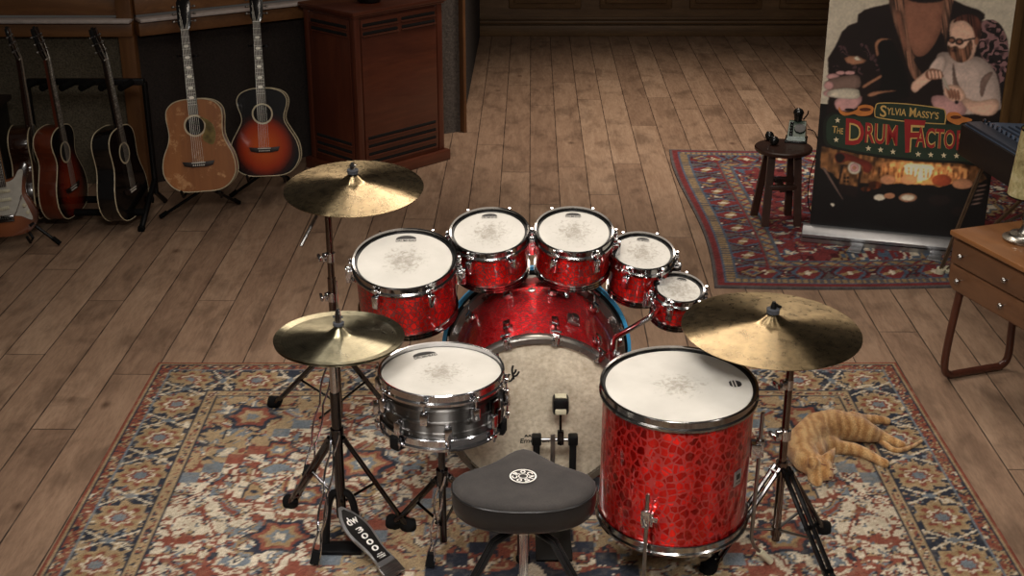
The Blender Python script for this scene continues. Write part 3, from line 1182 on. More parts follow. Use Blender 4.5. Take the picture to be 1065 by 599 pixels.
b = MB(); b.box((bx, 0.036, bt.z - 0.012), (0.056, 0.056, 0.062), bevel=0.012)
bh = b.build('beater', 'black_metal', pd)
b = MB(); b.box((bx, 0.007, bt.z - 0.026), (0.038, 0.01, 0.020), bevel=0.004); b.box((bx, 0.036, bt.z + 0.018), (0.040, 0.03, 0.010), bevel=0.003); b.build('felt_pad', 'cream_plastic', bh)
b = MB()
cx = AY(575, 457, 4.0).x - PX
b.box((cx, -0.02, oz - 0.03), (0.016, 0.006, 0.12), bevel=0.002)
b.build('chain_strap', 'satin_steel', pd)
b = MB()
Mf = Matrix.Translation((cx, -0.03, oz - 0.12)) @ Matrix.Rotation(math.radians(35), 4, 'X')
b.prism([(-0.012, 0), (0.012, 0), (0.03, -0.03), (0.045, -0.14), (0.045, -0.2), (-0.045, -0.2), (-0.045, -0.14), (-0.03, -0.03)], -0.004, 0.004, Mf, bevel=0.001)
b.build('footboard', 'aluminium', pd)
b = MB(); b.box((cx, -0.14, 0.004), (0.12, 0.32, 0.008), bevel=0.002); b.build('base_plate', 'black_metal', pd)

# ------------------------------------------------------------------ floor tom
FC = AY(706, 401, 3.68)
FH = 0.455; FR = 0.232
ft = make_drum('floor_tom', 'tall red crackle floor tom on three chrome legs right of the throne', FC, FR, FH, math.radians(3), 0, 'red_crackle_wrap', 8, math.radians(-16), low_lugs=True, logo_ang=-1.52, drop=0.068)
for ch in [c for c in kids(ft) if c.name.startswith('lug')]:
    if ch.matrix_local.translation.z < 0.2:
        for g_ in kids(ch):
            bpy.data.objects.remove(g_)
        bpy.data.objects.remove(ch)
# three bent legs in blocks
for a, zb, foot_out in ((math.radians(-24), 0.13, False), (math.radians(86), 0.24, True), (math.radians(200), 0.15, False)):
    Mx = Rz(a) @ Matrix.Translation((0, -FR, 0))
    zf = -(FC.z - FH) + 0.016
    b = MB()
    off = -0.03
    pts = [(0, off, zb + 0.09), (0, off, zf + 0.05)] if not foot_out else [(0, off, zb + 0.13), (0, off, -0.10), (0, off - 0.012, -0.13), (0.02, off - 0.06, zf + 0.014)]
    if not foot_out:
        pts += [(0, off - 0.006, zf + 0.02), (0, off - 0.02, zf + 0.01)]
    b.tube([Mx @ Vector(p) for p in pts], 0.0062, 12)
    leg = b.build('leg', 'satin_steel', ft)
    b = MB(); b.tube([Mx @ Vector(pts[-2]).lerp(Vector(pts[-1]), 0.4), Mx @ (Vector(pts[-1]) + (Vector(pts[-1]) - Vector(pts[-2])).normalized() * 0.02)], 0.0125, 14)
    o = b.build('rubber_foot', 'cream_plastic' if foot_out else 'black_rubber', leg)
    b = MB(); b.box((0, -0.016, zb), (0.04, 0.032, 0.05), Mx, bevel=0.004); b.box((0, off, zb + 0.004), (0.026, 0.026, 0.062), Mx, bevel=0.004)
    b.box((0.02, off, zb + 0.004), (0.03, 0.008, 0.018), Mx, bevel=0.003)
    b.build('leg_bracket', 'chrome', ft)
# badge
b = MB()
Mx = Rz(math.radians(47)) @ Matrix.Translation((0, -FR, 0.225))
b.box((0, -0.0025, 0), (0.034, 0.005, 0.052), Mx, bevel=0.002)
bd = b.build('badge', 'aluminium', ft)
b = MB(); b.smooth = False
b.box((0, -0.0055, 0.006), (0.018, 0.001, 0.018), Mx)
v_, f_, _ = text_cached('DRUMS')
b.verts_faces([Mx @ Vector((-0.012 + 0.024 * x, -0.0058, -0.017 + 0.006 * y)) for x, y in v_], f_)
b.build('emblem', 'ink', bd, recalc=False)

# ------------------------------------------------------------------ snare drum
SC_ = AY(459, 387, 3.75)
SR = 0.186; SH = 0.165
sn = thing('snare_drum', 'polished dark steel snare drum with white coated head on its stand', 'drum', SC_ - Vector((0, 0, SH)))
b = MB()
pr = [(SR - 0.01, 0.0), (SR, 0.0)]
for z in (0.045, 0.083, 0.121):
    pr += [(SR, z - 0.006), (SR + 0.004, z - 0.003), (SR + 0.004, z + 0.003), (SR, z + 0.006)]
pr += [(SR, SH - 0.004), (SR - 0.01, SH - 0.004)]
b.lathe(pr, 96, closed=True); b.build('shell', 'black_nickel', sn)
b = MB(); b.lathe([(1e-4, SH), (SR * 0.6, SH), (SR, SH), (SR + 0.003, SH - 0.01)], 96); b.build('drum_head', 'coated_head', sn)
b = MB(); b.lathe([(1e-4, -0.002), (SR, -0.002)], 96); b.build('drum_head', 'coated_head', sn)
head_print(sn, SR, SH + 0.001, ang=0.45, lines=('COATED', 'DRUMHEAD'))
for z, nm in ((SH - 0.002, 'upper_hoop'), (0.012, 'lower_hoop')):
    b = MB(); b.lathe(hoop_profile(SR + 0.003, z, 0.036), 96, closed=True)
    b.build(nm, 'chrome', sn)
add_lugs(sn, SR + 0.004, SH, 8, math.radians(-12), both=True, ph2=math.radians(20), drop=0.058, size=(0.024, 0.022, 0.042))
Mx = Rz(math.radians(58)) @ Matrix.Translation((0, -SR - 0.004, 0.08))
b = MB(); b.box((0, -0.008, 0), (0.038, 0.02, 0.09), Mx, bevel=0.005); b.box((0, -0.02, -0.01), (0.02, 0.014, 0.05), Mx, bevel=0.004)
b.build('strainer', 'dark_chrome', sn)
Mx = Rz(math.radians(15)) @ Matrix.Translation((0, -SR - 0.001, 0.03))
b = MB(); b.tube([Mx @ Vector((0, 0.0, 0)), Mx @ Vector((0, -0.003, 0))], 0.006, 14); b.build('air_vent', 'chrome', sn)


# ------------------------------------------------------------------ stands
def dblbar_leg(stand, top, knee, foot, mat='dark_chrome', w=0.012):
    """flat double bar leg with a rubber shoe"""
    b = MB()
    top, foot = Vector(top), Vector(foot)
    d = (foot - top).normalized()
    s = d.cross(Vector((0, 0, 1))).normalized()
    for k_ in (-1, 1):
        b.tube([top + s * k_ * w, foot - d * 0.02 + s * k_ * w], 0.0085, 8)
    for f in (0.05, 0.5, 0.86):
        c = top.lerp(foot, f)
        b.tube([c - s * (w + 0.007), c + s * (w + 0.007)], 0.0085, 8)
    leg = b.build('leg', mat, stand)
    b = MB(); b.tube([foot - d * 0.045, foot - d * 0.02, foot + Vector((0, 0, 0.014)), foot + Vector((0, 0, 0.004)) + d * 0.01], [0.016, 0.025, 0.029, 0.024], 12)
    b.build('rubber_foot', 'black_rubber', leg)
    return leg


def wavy_leg(stand, top, foot, mat='chrome', amp=0.012):
    b = MB()
    top, foot = Vector(top), Vector(foot)
    d = (foot - top).normalized(); s = d.cross(Vector((0, 0, 1))).normalized()
    for k_ in (-1, 1):
        pts = [top.lerp(foot, i / 40) + s * (k_ * (amp + 0.004) * (0.35 + 0.65 * abs(math.cos(3.3 * PI * i / 40)))) for i in range(41)]
        b.tube(pts, 0.004, 7)
    leg = b.build('leg', mat, stand)
    b = MB(); b.tube([foot - d * 0.05, foot - d * 0.0 + Vector((0, 0, 0.008))], [0.018, 0.021], 4)
    b.build('rubber_foot', 'black_rubber', leg)
    return leg


def brace(stand, a, b_, mat='dark_chrome'):
    b = MB(); b.tube([a, b_], 0.005, 8, flat=1.0)
    return b.build('brace', mat, stand)


def wing(stand, z, a, mat='chrome', x=0.0, y=0.0, r=0.021):
    Mx = Matrix.Translation((x, y, z)) @ Rz(a)
    b = MB()
    b.lathe([(0.008, -0.018), (r, -0.018), (r, 0.016), (0.008, 0.018)], 16, Matrix.Translation((x, y, z)), closed=True)
    b.tube([Mx @ Vector((0, -0.012, 0)), Mx @ Vector((0, -0.034, 0))], 0.006, 8)
    b.box((0, -0.042, 0), (0.05, 0.012, 0.018), Mx, bevel=0.004); b.box((0, -0.02, 0), (0.024, 0.02, 0.03), Mx, bevel=0.004)
    return b.build('wing_nut', mat, stand)


def cymbal_mesh(name, parent, R, mat, bell=0.19, rise=0.115, thick=0.002):
    top = [(0.006, 0.0)]
    br = R * bell * 1.05
    top = []
    for i in range(13):
        a = i / 12
        r = 0.006 + (br - 0.006) * a
        top.append((r, -0.006 - 0.026 * (a * a * (3 - 2 * a) * 0.75 + 0.25 * a)))
    z0 = top[-1][1]
    n = 20
    for i in range(1, n + 1):
        a = i / n
        top.append((br + (R - br) * a, z0 - R * rise * (0.5 * a + 0.5 * a * a)))
    bot = [(r, z - thick) for r, z in top[::-1]]
    b = MB(); b.lathe(top + bot, 128, closed=True)
    return b.build(name, mat, parent)


# raised crash cymbal
crash_c = AY(367, 179, 4.65)
CB = Vector((crash_c.x - 0.005, 4.68, 0))
base_px = AY(347, 330, 4.68).x
CBX = base_px
cs_ = thing('cymbal_stand', 'chrome tripod cymbal stand rising behind the hi-hat', 'cymbal stand', (CBX, 4.68, 0.012))
foot = lambda px, py, o: G(px, py, 0.012) - Vector(o.location)
L0 = [foot(285, 421, cs_), foot(319, 498, cs_), foot(404, 425, cs_)]
dblbar_leg(cs_, (-0.015, 0, 0.33), None, L0[0])
wavy_leg(cs_, (-0.005, -0.02, 0.35), L0[1])
dblbar_leg(cs_, (0.015, 0.0, 0.33), None, L0[2])
for f_ in L0:
    m_ = Vector((0, 0, 0.33)).lerp(f_, 0.55)
    brace(cs_, (0, 0, 0.09), m_)
b = MB(); b.tube([(0, 0, 0.03), (0, 0, 0.62)], 0.016, 16); b.tube([(0, 0, 0.30), (0, 0, 0.35)], 0.022, 16); b.tube([(0, 0, 0.07), (0, 0, 0.1)], 0.018, 16)
b.build('lower_tube', 'brown_chrome', cs_)
topz = crash_c.z - 0.09 - 0.012
b = MB(); b.tube([(0, 0, 0.6), (0, 0, topz)], 0.013, 16); b.build('upper_tube', 'brown_chrome', cs_)
zz = AY(345, 305, 4.68).z
wing(cs_, AY(345, 308, 4.68).z - 0.012, math.radians(-75))
wing(cs_, AY(345, 267, 4.68).z - 0.012, math.radians(-75), r=0.019)
# tilter and the short boom rod that sticks out to the left
b = MB()
b.lathe([(0.004, -0.016), (0.02, -0.016), (0.02, 0.016), (0.004, 0.016)], 18, Matrix.Translation((0, 0, topz)) @ Matrix.Rotation(PI / 2, 4, 'Y'), closed=True)
cl = crash_c - Vector(cs_.location)
b.tube([(0, 0, topz), (cl.x * 0.6, cl.y * 0.6, topz + 0.03), (cl.x, cl.y, cl.z - 0.045), (cl.x, cl.y - 0.002, cl.z + 0.03)], [0.011, 0.009, 0.0055, 0.0045], 10)
b.build('tilter', 'chrome', cs_)
b = MB(); e0 = Vector((0, 0, topz - 0.01)); e1 = AY(313, 256, 4.55) - Vector(cs_.location)
b.tube([e0, e1], 0.007, 12); b.build('boom_rod', 'satin_steel', cs_)
crash = thing('crash_cymbal', 'brass crash cymbal raised high on the stand behind the hi-hat', 'cymbal', crash_c, (math.radians(6), math.radians(0), 0))
cymbal_mesh('cymbal_plate', crash, 0.255, 'bronze_crash')
b = MB(); b.lathe([(0.005, -0.004), (0.02, -0.004), (0.021, 0.010), (0.005, 0.012)], 20, closed=True); b.build('felt_washer', 'felt', crash)
b = MB(); b.tube([(0, 0, 0.010), (0, 0, 0.022), (0, 0, 0.036)], [0.010, 0.009, 0.006], 12); b.box((0, 0, 0.022), (0.026, 0.006, 0.012), bevel=0.002); b.build('wing_nut', 'chrome', crash)

# hi-hat
hat_c = AY(352, 337, 3.82)
hx = AY(350, 440, 3.84).x
hs = thing('hi_hat_stand', 'dark chrome hi-hat stand with silver and black footboard', 'hi-hat stand', (hx, 3.84, 0.012))
LH = [foot(302, 525, hs), foot(425, 549, hs), foot(327, 588, hs)]
zt = 0.40
dblbar_leg(hs, (-0.016, 0, zt), None, LH[0])
dblbar_leg(hs, (0.016, 0, zt), None, LH[1])
wavy_leg(hs, (-0.004, -0.018, zt + 0.02), LH[2])
for f_ in LH[:2]:
    brace(hs, (0, 0, 0.15), Vector((0, 0, zt)).lerp(f_, 0.5))
b = MB(); b.tube([(0, 0, 0.10), (0, 0, zt + 0.16)], 0.017, 18); b.tube([(0, 0, zt - 0.02), (0, 0, zt + 0.03)], 0.022, 18)
b.build('lower_tube', 'dark_chrome', hs)
b = MB(); b.tube([(0, 0, zt + 0.14), (0, 0, hat_c.z - 0.07)], 0.014, 18); b.tube([(0, 0, hat_c.z - 0.125), (0, 0, hat_c.z - 0.105)], 0.022, 18)
b.build('upper_tube', 'chrome', hs)
b = MB(); b.tube([(0, 0, hat_c.z - 0.1), (hat_c.x - hx, hat_c.y - 3.84, hat_c.z - 0.03), (hat_c.x - hx, hat_c.y - 3.84, AY(353, 296, 3.82).z)], 0.0032, 8)
b.build('pull_rod', 'chrome', hs)
# u-frame and footboard
b = MB()
arch = [(-0.055, -0.03, 0.0), (-0.05, -0.01, 0.08), (-0.04, 0, 0.15), (-0.02, 0, 0.19), (0.02, 0, 0.19), (0.04, 0, 0.15), (0.05, -0.01, 0.08), (0.055, -0.03, 0.0)]
b.tube(catmull(arch, 4), 0.013, 8)
P0 = G(337, 560, 0.01) - Vector(hs.location); P1 = G(366, 573, 0.01) - Vector(hs.location)
b.box((0.0, -0.05, 0.008), (0.14, 0.07, 0.014), bevel=0.004)
b.build('frame', 'black_metal', hs)
b = MB()
for i in range(7):
    b.lathe([(0.004, -0.006), (0.009, -0.004), (0.009, 0.004), (0.004, 0.006)], 10, Matrix.Translation((0, -0.004 - 0.001 * i, 0.165 - 0.013 * i)) @ Matrix.Rotation(PI / 2, 4, 'XY'[i % 2]), closed=True)
b.build('chain', 'satin_steel', hs)
# board runs from under the rod towards the player, slightly to the right
q0 = AY(353, 528, 3.80) - Vector(hs.location)
q1 = G(411, 596, 0.03) - Vector(hs.location)
d_ = (q1 - q0); LB = d_.length; ya = -d_.normalized(); xa = ya.cross(Vector((0, 0, 1))).normalized(); za = xa.cross(ya)
MFB = Matrix((xa.to_4d(), ya.to_4d(), za.to_4d(), Vector((0, 0, 0, 1)))).transposed()
MFB[0][3], MFB[1][3], MFB[2][3] = q0.x, q0.y, q0.z
for r_ in range(3):
    MFB[3][r_] = 0
MFB[3][3] = 1


def board(s, y0, y1, grow=0.0):
    ws = [(0.0, 0.006), (0.06, 0.016), (0.15, 0.030), (0.3, 0.042), (0.45, 0.045), (0.6, 0.040), (0.78, 0.033), (0.9, 0.034), (1.0, 0.036)]
    pts = [(w * s + grow, -(y0 + (y1 - y0) * t_)) for t_, w in ws]
    pts = catmull([(x, y, 0) for x, y in pts], 4)
    return [(p.x, p.y) for p in pts] + [(-p.x, p.y) for p in pts[::-1]]


b = MB(); b.prism(board(1.0, 0.0, LB * 0.86), -0.004, 0.004, MFB, bevel=0.0015); fb = b.build('footboard', 'aluminium', hs)
b = MB(); b.prism(board(0.80, LB * 0.05, LB * 0.80), 0.0042, 0.0055, MFB); b.build('inlay', 'black_paint', fb)
b = MB(); b.smooth = False


def board_text(b, s, x0, x1, ya_, yb_, rot=True):
    v_, f_, _ = text_cached(s)
    out = []
    for x, y in v_:
        if rot:   # reads along the board, top of the letters to the right
            out.append(MFB @ Vector((x0 + (x1 - x0) * y, -(ya_ + (yb_ - ya_) * x) * LB, 0.0062)))
        else:
            out.append(MFB @ Vector((x0 + (x1 - x0) * x, -(yb_ + (ya_ - yb_) * y) * LB, 0.0062)))
    b.verts_faces(out, f_)


board_text(b, 'dw', -0.022, 0.022, 0.16, 0.27, False)
for i_, ch_ in enumerate('3000'):
    board_text(b, ch_, -0.013, 0.013, 0.325 + 0.092 * i_, 0.395 + 0.092 * i_, False)
board_text(b, 'DRUM', -0.010, 0.010, 0.71, 0.725, False)
board_text(b, 'PEDALS', -0.016, 0.016, 0.735, 0.75, False)
board_text(b, 'DRUMS', -0.014, 0.014, 0.76, 0.775, False)
b.build('lettering', 'white_ink', fb, recalc=False)
b = MB(); b.box((0, -LB * 0.94, -0.004), (0.08, LB * 0.16, 0.012), MFB, bevel=0.002)
for i in range(6):
    b.box((0, -LB * (0.875 + 0.026 * i), 0.003), (0.074, 0.0035, 0.003), MFB)
b.build('heel_plate', 'satin_steel', fb)
hats = thing('hi_hat_cymbals', 'pair of closed brass hi-hat cymbals left of the snare drum', 'cymbals', hat_c)
cymbal_mesh('top_cymbal', hats, 0.203, 'bronze_hat', bell=0.2, rise=0.09)
b = MB()
o = cymbal_mesh('bottom_cymbal', hats, 0.205, 'bronze_hat', bell=0.2, rise=0.09)
o.matrix_local = Matrix.Translation((0, 0, -0.095)) @ Matrix.Rotation(PI, 4, 'X') @ Matrix.Translation((0, 0, 0))
b = MB(); b.lathe([(0.004, -0.004), (0.017, -0.004), (0.018, 0.006), (0.004, 0.008)], 18, closed=True); b.build('felt_washer', 'felt', hats)
b = MB(); b.tube([(0, 0, 0.006), (0, 0, 0.03), (0, 0, 0.05)], [0.012, 0.010, 0.007], 12); b.tube([(-0.016, 0, 0.024), (0.016, 0, 0.024)], 0.004, 8); b.build('clutch', 'chrome', hats)

# snare stand
sx, sy = SC_.x - 0.005, SC_.y + 0.0
ss = thing('snare_stand', 'dark chrome folding stand carrying the steel snare drum', 'snare stand', (sx, sy, 0.012))
LS = [foot(409, 546, ss), foot(447, 590, ss), foot(500, 520, ss)]
dblbar_leg(ss, (-0.012, 0, 0.30), None, LS[0], w=0.008)
wavy_leg(ss, (0, -0.016, 0.32), LS[1])
dblbar_leg(ss, (0.014, 0.01, 0.30), None, LS[2], w=0.008)
for f_ in LS:
    brace(ss, (0, 0, 0.12), Vector((0, 0, 0.30)).lerp(f_, 0.5))
zb = SC_.z - SH - 0.012
b = MB(); b.tube([(0, 0, 0.06), (0, 0, zb - 0.05)], 0.012, 14); b.tube([(0, 0, 0.27), (0, 0, 0.33)], 0.02, 14); b.lathe([(0.004, -0.02), (0.022, -0.018), (0.022, 0.018), (0.004, 0.02)], 16, Matrix.Translation((0, 0, zb - 0.055)), closed=True)
b.build('centre_tube', 'dark_chrome', ss)
for a in (math.radians(75), math.radians(-40), math.radians(180)):
    Mx = Rz(a)
    b = MB(); b.tube([Mx @ Vector(p) for p in ((0, 0, zb - 0.055), (0, -0.10, zb - 0.04), (0, -SR - 0.014, zb - 0.022), (0, -SR - 0.018, zb + 0.01))], 0.006, 8)
    arm = b.build('basket_arm', 'chrome', ss)
    b = MB(); b.box((0, -SR - 0.020, zb + 0.004), (0.034, 0.014, 0.044), Mx, bevel=0.004); b.box((0, -SR - 0.004, zb - 0.016), (0.034, 0.04, 0.012), Mx, bevel=0.004); b.build('rubber_grip', 'black_rubber', arm)

# ride
ride_c = AY(804, 324, 3.85)
rx = AY(818, 430, 3.82).x
rs_ = thing('cymbal_stand', 'chrome tripod cymbal stand between the floor tom and the cat', 'cymbal stand', (rx, 3.82, 0.012))
LR = [foot(736, 594, rs_), foot(856, 552, rs_), foot(868, 612, rs_)]
dblbar_leg(rs_, (-0.014, 0, 0.30), None, LR[0])
dblbar_leg(rs_, (0.014, 0, 0.30), None, LR[1])
dblbar_leg(rs_, (0.01, -0.014, 0.30), None, LR[2])
for f_ in LR:
    brace(rs_, (0, 0, 0.06), Vector((0, 0, 0.30)).lerp(f_, 0.6), 'satin_steel')
b = MB(); b.tube([(0, 0, 0.02), (0, 0, 0.40)], 0.0135, 16); b.tube([(0, 0, 0.28), (0, 0, 0.32)], 0.021, 16); b.tube([(0, 0, 0.04), (0, 0, 0.07)], 0.018, 16); b.build('lower_tube', 'brown_chrome', rs_)
topz = ride_c.z - 0.08
b = MB(); b.tube([(0, 0, 0.4), (0, 0, topz)], 0.0125, 16); b.build('upper_tube', 'brown_chrome', rs_)
wing(rs_, 0.42, math.radians(-70)); wing(rs_, 0.60, math.radians(-70), r=0.014)
b = MB()
cl = ride_c - Vector(rs_.location)
b.lathe([(0.004, -0.014), (0.018, -0.014), (0.018, 0.014), (0.004, 0.014)], 18, Matrix.Translation((0, 0, topz)) @ Matrix.Rotation(PI / 2, 4, 'Y'), closed=True)
b.tube([(0, 0, topz), (cl.x * 0.7, cl.y * 0.7, topz + 0.012), (cl.x, cl.y, cl.z - 0.04), (cl.x, cl.y, cl.z + 0.03)], [0.011, 0.009, 0.0055, 0.0045], 10)
b.build('tilter', 'chrome', rs_)
ride = thing('ride_cymbal', 'large dark brass ride cymbal over the floor tom edge', 'cymbal', ride_c, (math.radians(2), math.radians(1), 0))
cymbal_mesh('cymbal_plate', ride, 0.282, 'bronze_ride', rise=0.10)
b = MB(); b.lathe([(0.005, -0.004), (0.02, -0.004), (0.021, 0.010), (0.005, 0.012)], 20, closed=True); b.build('felt_washer', 'felt', ride)
b = MB(); b.tube([(0, 0, 0.010), (0, 0, 0.020), (0, 0, 0.034)], [0.010, 0.009, 0.006], 12)
b.box((0, 0, 0.024), (0.03, 0.006, 0.01), Matrix.Rotation(0.5, 4, 'Y'), bevel=0.002); b.build('wing_nut', 'black_metal', ride)

# ------------------------------------------------------------------ throne
t = NT('black_cloth')
v = t.coord()
f = t.noise(v, 7, 5, 0.65); f2 = t.noise(v, 220, 2)
t.l(t.mix(0.3, t.ramp(f, [(0.3, (28, 25, 24)), (0.72, (56, 51, 48))]), t.ramp(f2, [(0.3, (140, 140, 140)), (0.6, (255, 255, 255))]), 'MULTIPLY'), t.b.inputs['Base Color'])
t.b.inputs['Roughness'].default_value = 0.9
t.b.inputs['Sheen Weight'].default_value = 0.05
simple('black_vinyl', (24, 23, 23), 0.36, 0.0, 0.15, 60, bump=0.1)
TC = AY(545, 500, 3.44)
tz = TC.z
th = thing('drum_throne', 'black saddle shaped drum throne with round white emblem', 'stool', (TC.x, 3.44, 0.012))
# outline in plan: wide saddle, nose towards the drums (+y)
pl = []
for i in range(72):
    a = 2 * PI * i / 72
    x = math.cos(a); y = math.sin(a)
    rx_, ry_ = 0.214, 0.150
    px_ = rx_ * math.copysign(abs(x) ** 0.86, x)
    py_ = ry_ * math.copysign(abs(y) ** 0.9, y) * (0.92 if y > 0 else 1.0)
    if y > 0:
        py_ = 0.105 * max(0.0, 1 - (px_ / rx_) ** 2) ** 0.5 + 0.10 * math.exp(-(px_ / 0.078) ** 2)
    pl.append((px_, py_ - 0.0))
hz = 0.095
SZ = tz - 0.012


def seat_rings(scales):
    vs = []; n = len(pl)
    for s, dz in scales:
        for (x, y) in pl:
            vs.append((x * s, (y - 0.0) * s, SZ + dz))
    return vs, n


prof = [(0.93, -hz), (0.985, -hz + 0.012), (1.0, -hz * 0.55), (0.995, -0.024), (0.985, -0.016)]
vs, n = seat_rings(prof)
fs = []
for r_ in range(len(prof) - 1):
    for i in range(n):
        j = (i + 1) % n
        fs.append((r_ * n + i, r_ * n + j, (r_ + 1) * n + j, (r_ + 1) * n + i))
fs.append(tuple(range(n)))
b = MB(); b.verts_faces(vs, fs); st = b.build('seat', 'black_vinyl', th, sharp=60)
prof = [(0.99, -0.018), (0.985, -0.010), (0.955, -0.002), (0.90, 0.002), (0.75, 0.004), (0.5, 0.002), (0.25, 0.0), (0.02, 0.0)]
vs, n = seat_rings(prof)
fs = []
for r_ in range(len(prof) - 1):
    for i in range(n):
        j = (i + 1) % n
        fs.append((r_ * n + i, r_ * n + j, (r_ + 1) * n + j, (r_ + 1) * n + i))
fs.append(tuple((len(prof) - 1) * n + i for i in range(n)))
b = MB(); b.verts_faces(vs, fs); b.build('seat_top', 'black_cloth', st, sharp=60)
b = MB(); b.tube([(x * 0.993, y * 0.993, SZ - 0.017) for x, y in pl], 0.0035, 6, closed=True); b.build('piping', 'black_vinyl', st)
# emblem ring with letters
b = MB(); b.smooth = False
ec = G(544, 497, TC.z) - Vector(th.location)
for (ra, rb) in ((0.036, 0.040), (0.0115, 0.014)):
    vs = []
    for i in range(48):
        a = 2 * PI * i / 48
        vs += [(ec.x + ra * math.cos(a), ec.y + ra * math.sin(a), SZ + 0.0065), (ec.x + rb * math.cos(a), ec.y + rb * math.sin(a), SZ + 0.0065)]
    b.verts_faces(vs, [(2 * i, 2 * i + 1, (2 * i + 3) % 96, (2 * i + 2) % 96) for i in range(48)])
for i, chh in enumerate('ROCNSOC'):
    v_, f_, _ = text_cached(chh, 0.03)
    a0 = PI / 2 + 0.9 - 2 * PI * i / 7 * 1.0
    out = []
    for x, y in v_:
        a = a0 - (x - 0.5) * 0.62
        r = 0.0165 + y * 0.017
        out.append((ec.x + r * math.cos(a), ec.y + r * math.sin(a), SZ + 0.0065))
    b.verts_faces(out, f_)
b.build('emblem', 'white_ink', st, recalc=False)
b = MB(); b.box((0, 0.0, SZ - hz - 0.008), (0.24, 0.09, 0.016), bevel=0.003); b.build('mounting_bracket', 'black_metal', th)
b = MB(); b.tube([(0, 0, 0.05), (0, 0, SZ - hz)], 0.014, 16); b.tube([(0, 0, SZ - hz - 0.08), (0, 0, SZ - hz - 0.03)], 0.024, 18); b.build('post', 'chrome', th)
for a in (-62, 62, 12, 180):
    if a == 12:
        continue
    Mx = Rz(math.radians(a))
    kz = SZ - hz - 0.055
    b = MB()
    for k_ in (-1, 1):
        b.tube([Mx @ Vector(p) for p in ((k_ * 0.008, -0.02, kz), (k_ * 0.010, -0.10, kz - 0.03), (k_ * 0.012, -0.27, 0.025))], 0.008, 8)
    leg = b.build('leg', 'black_paint', th)
    b = MB(); b.tube([Mx @ Vector((0, -0.25, 0.045)), Mx @ Vector((0, -0.29, 0.008))], [0.018, 0.024], 12); b.build('rubber_foot', 'black_rubber', leg)
    b = MB(); b.tube([Mx @ Vector((0, -0.015, 0.09)), Mx @ Vector((0, -0.17, 0.15))], 0.005, 8); b.build('brace', 'dark_chrome', th)

# ================================================================== SPEAKER CABINET
wood('cabinet_wood', (68, 31, 20), (110, 58, 37), 1.0, 'x', 0.38, coat=0.25, ring=6)
wood('cabinet_wood_up', (68, 31, 20), (108, 56, 36), 1.0, 'z', 0.38, coat=0.25, ring=6)
simple('slot_black', (10, 7, 6), 0.9)
CF = Vector((-0.925, 7.83, 0))
W_, D_ = 0.70, 0.48
ca = math.atan2(0.51, 0.495)
cab = thing('speaker_cabinet', 'tall reddish brown wooden speaker cabinet with horizontal louvre slots', 'speaker cabinet', CF, (0, 0, ca))
Hc = 1.02
b = MB()
# frame posts and rails round recessed panels; front is local -y, side is local -x... x 0..W, y 0..D
b.box((W_ / 2, D_ / 2, Hc / 2), (W_ - 0.02, D_ - 0.02, Hc), bevel=0.004)
for x, y in ((0.02, 0.02), (W_ - 0.02, 0.02), (0.02, D_ - 0.02), (W_ - 0.02, D_ - 0.02)):
    b.box((x, y, Hc / 2), (0.045, 0.045, Hc), bevel=0.008)
b.build('cabinet_body', 'cabinet_wood_up', cab)
b = MB(); b.box((W_ / 2, 0.004, Hc / 2 + 0.02), (W_ - 0.1, 0.012, Hc - 0.10), bevel=0.003); b.build('front_panel', 'cabinet_wood', cab)
b = MB(); b.box((0.004, D_ / 2, Hc / 2 + 0.02), (0.012, D_ - 0.1, Hc - 0.10), bevel=0.003); b.build('side_panel', 'cabinet_wood_up', cab)
b = MB()
b.box((W_ / 2, D_ / 2, Hc + 0.012), (W_ + 0.05, D_ + 0.05, 0.024), bevel=0.006)
b.box((W_ / 2, D_ / 2, Hc - 0.006), (W_ + 0.025, D_ + 0.025, 0.014), bevel=0.004)
b.build('cabinet_top', 'cabinet_wood', cab)
b = MB(); b.box((W_ / 2, D_ / 2, 0.035), (W_ + 0.06, D_ + 0.06, 0.07), bevel=0.008); b.build('plinth', 'cabinet_wood', cab)


def slot(x0, x1, z, face):
    """dark louvre opening with a rounded lip"""
    b = MB()
    if face == 'front':
        b.box(((x0 + x1) / 2, 0.001, z), (x1 - x0, 0.012, 0.022), bevel=0.005)
    else:
        b.box((0.001, (x0 + x1) / 2, z), (0.012, x1 - x0, 0.022), bevel=0.005)
    o = b.build('louvre_slot', 'slot_black', cab)
    b = MB()
    if face == 'front':
        b.box(((x0 + x1) / 2, -0.005, z - 0.014), (x1 - x0 + 0.01, 0.014, 0.010), bevel=0.004)
    else:
        b.box((-0.005, (x0 + x1) / 2, z - 0.014), (0.014, x1 - x0 + 0.01, 0.010), bevel=0.004)
    b.build('louvre_lip', 'cabinet_wood', o)


for z in (0.955, 0.905):
    slot(0.06, 0.335, z, 'front'); slot(0.365, 0.64, z, 'front')
for z in (0.115, 0.165, 0.215, 0.265):
    slot(0.07, 0.63, z, 'front')
for z in (0.945, 0.90, 0.13, 0.18, 0.23):
    slot(0.07, 0.41, z, 'side')
pot = thing('bowl', 'small round black bowl standing on top of the wooden speaker cabinet', 'bowl', G(384, 2, Hc + 0.024))
b = MB(); b.lathe([(0.001, 0.0), (0.06, 0.0), (0.075, 0.015), (0.085, 0.05), (0.08, 0.052), (0.07, 0.02), (0.001, 0.012)], 32); b.build('bowl_body', 'black_paint', pot)
b = MB(); b.lathe([(0.078, 0.048), (0.086, 0.048), (0.086, 0.054), (0.078, 0.054)], 32, closed=True); b.build('rim', 'black_metal', pot)

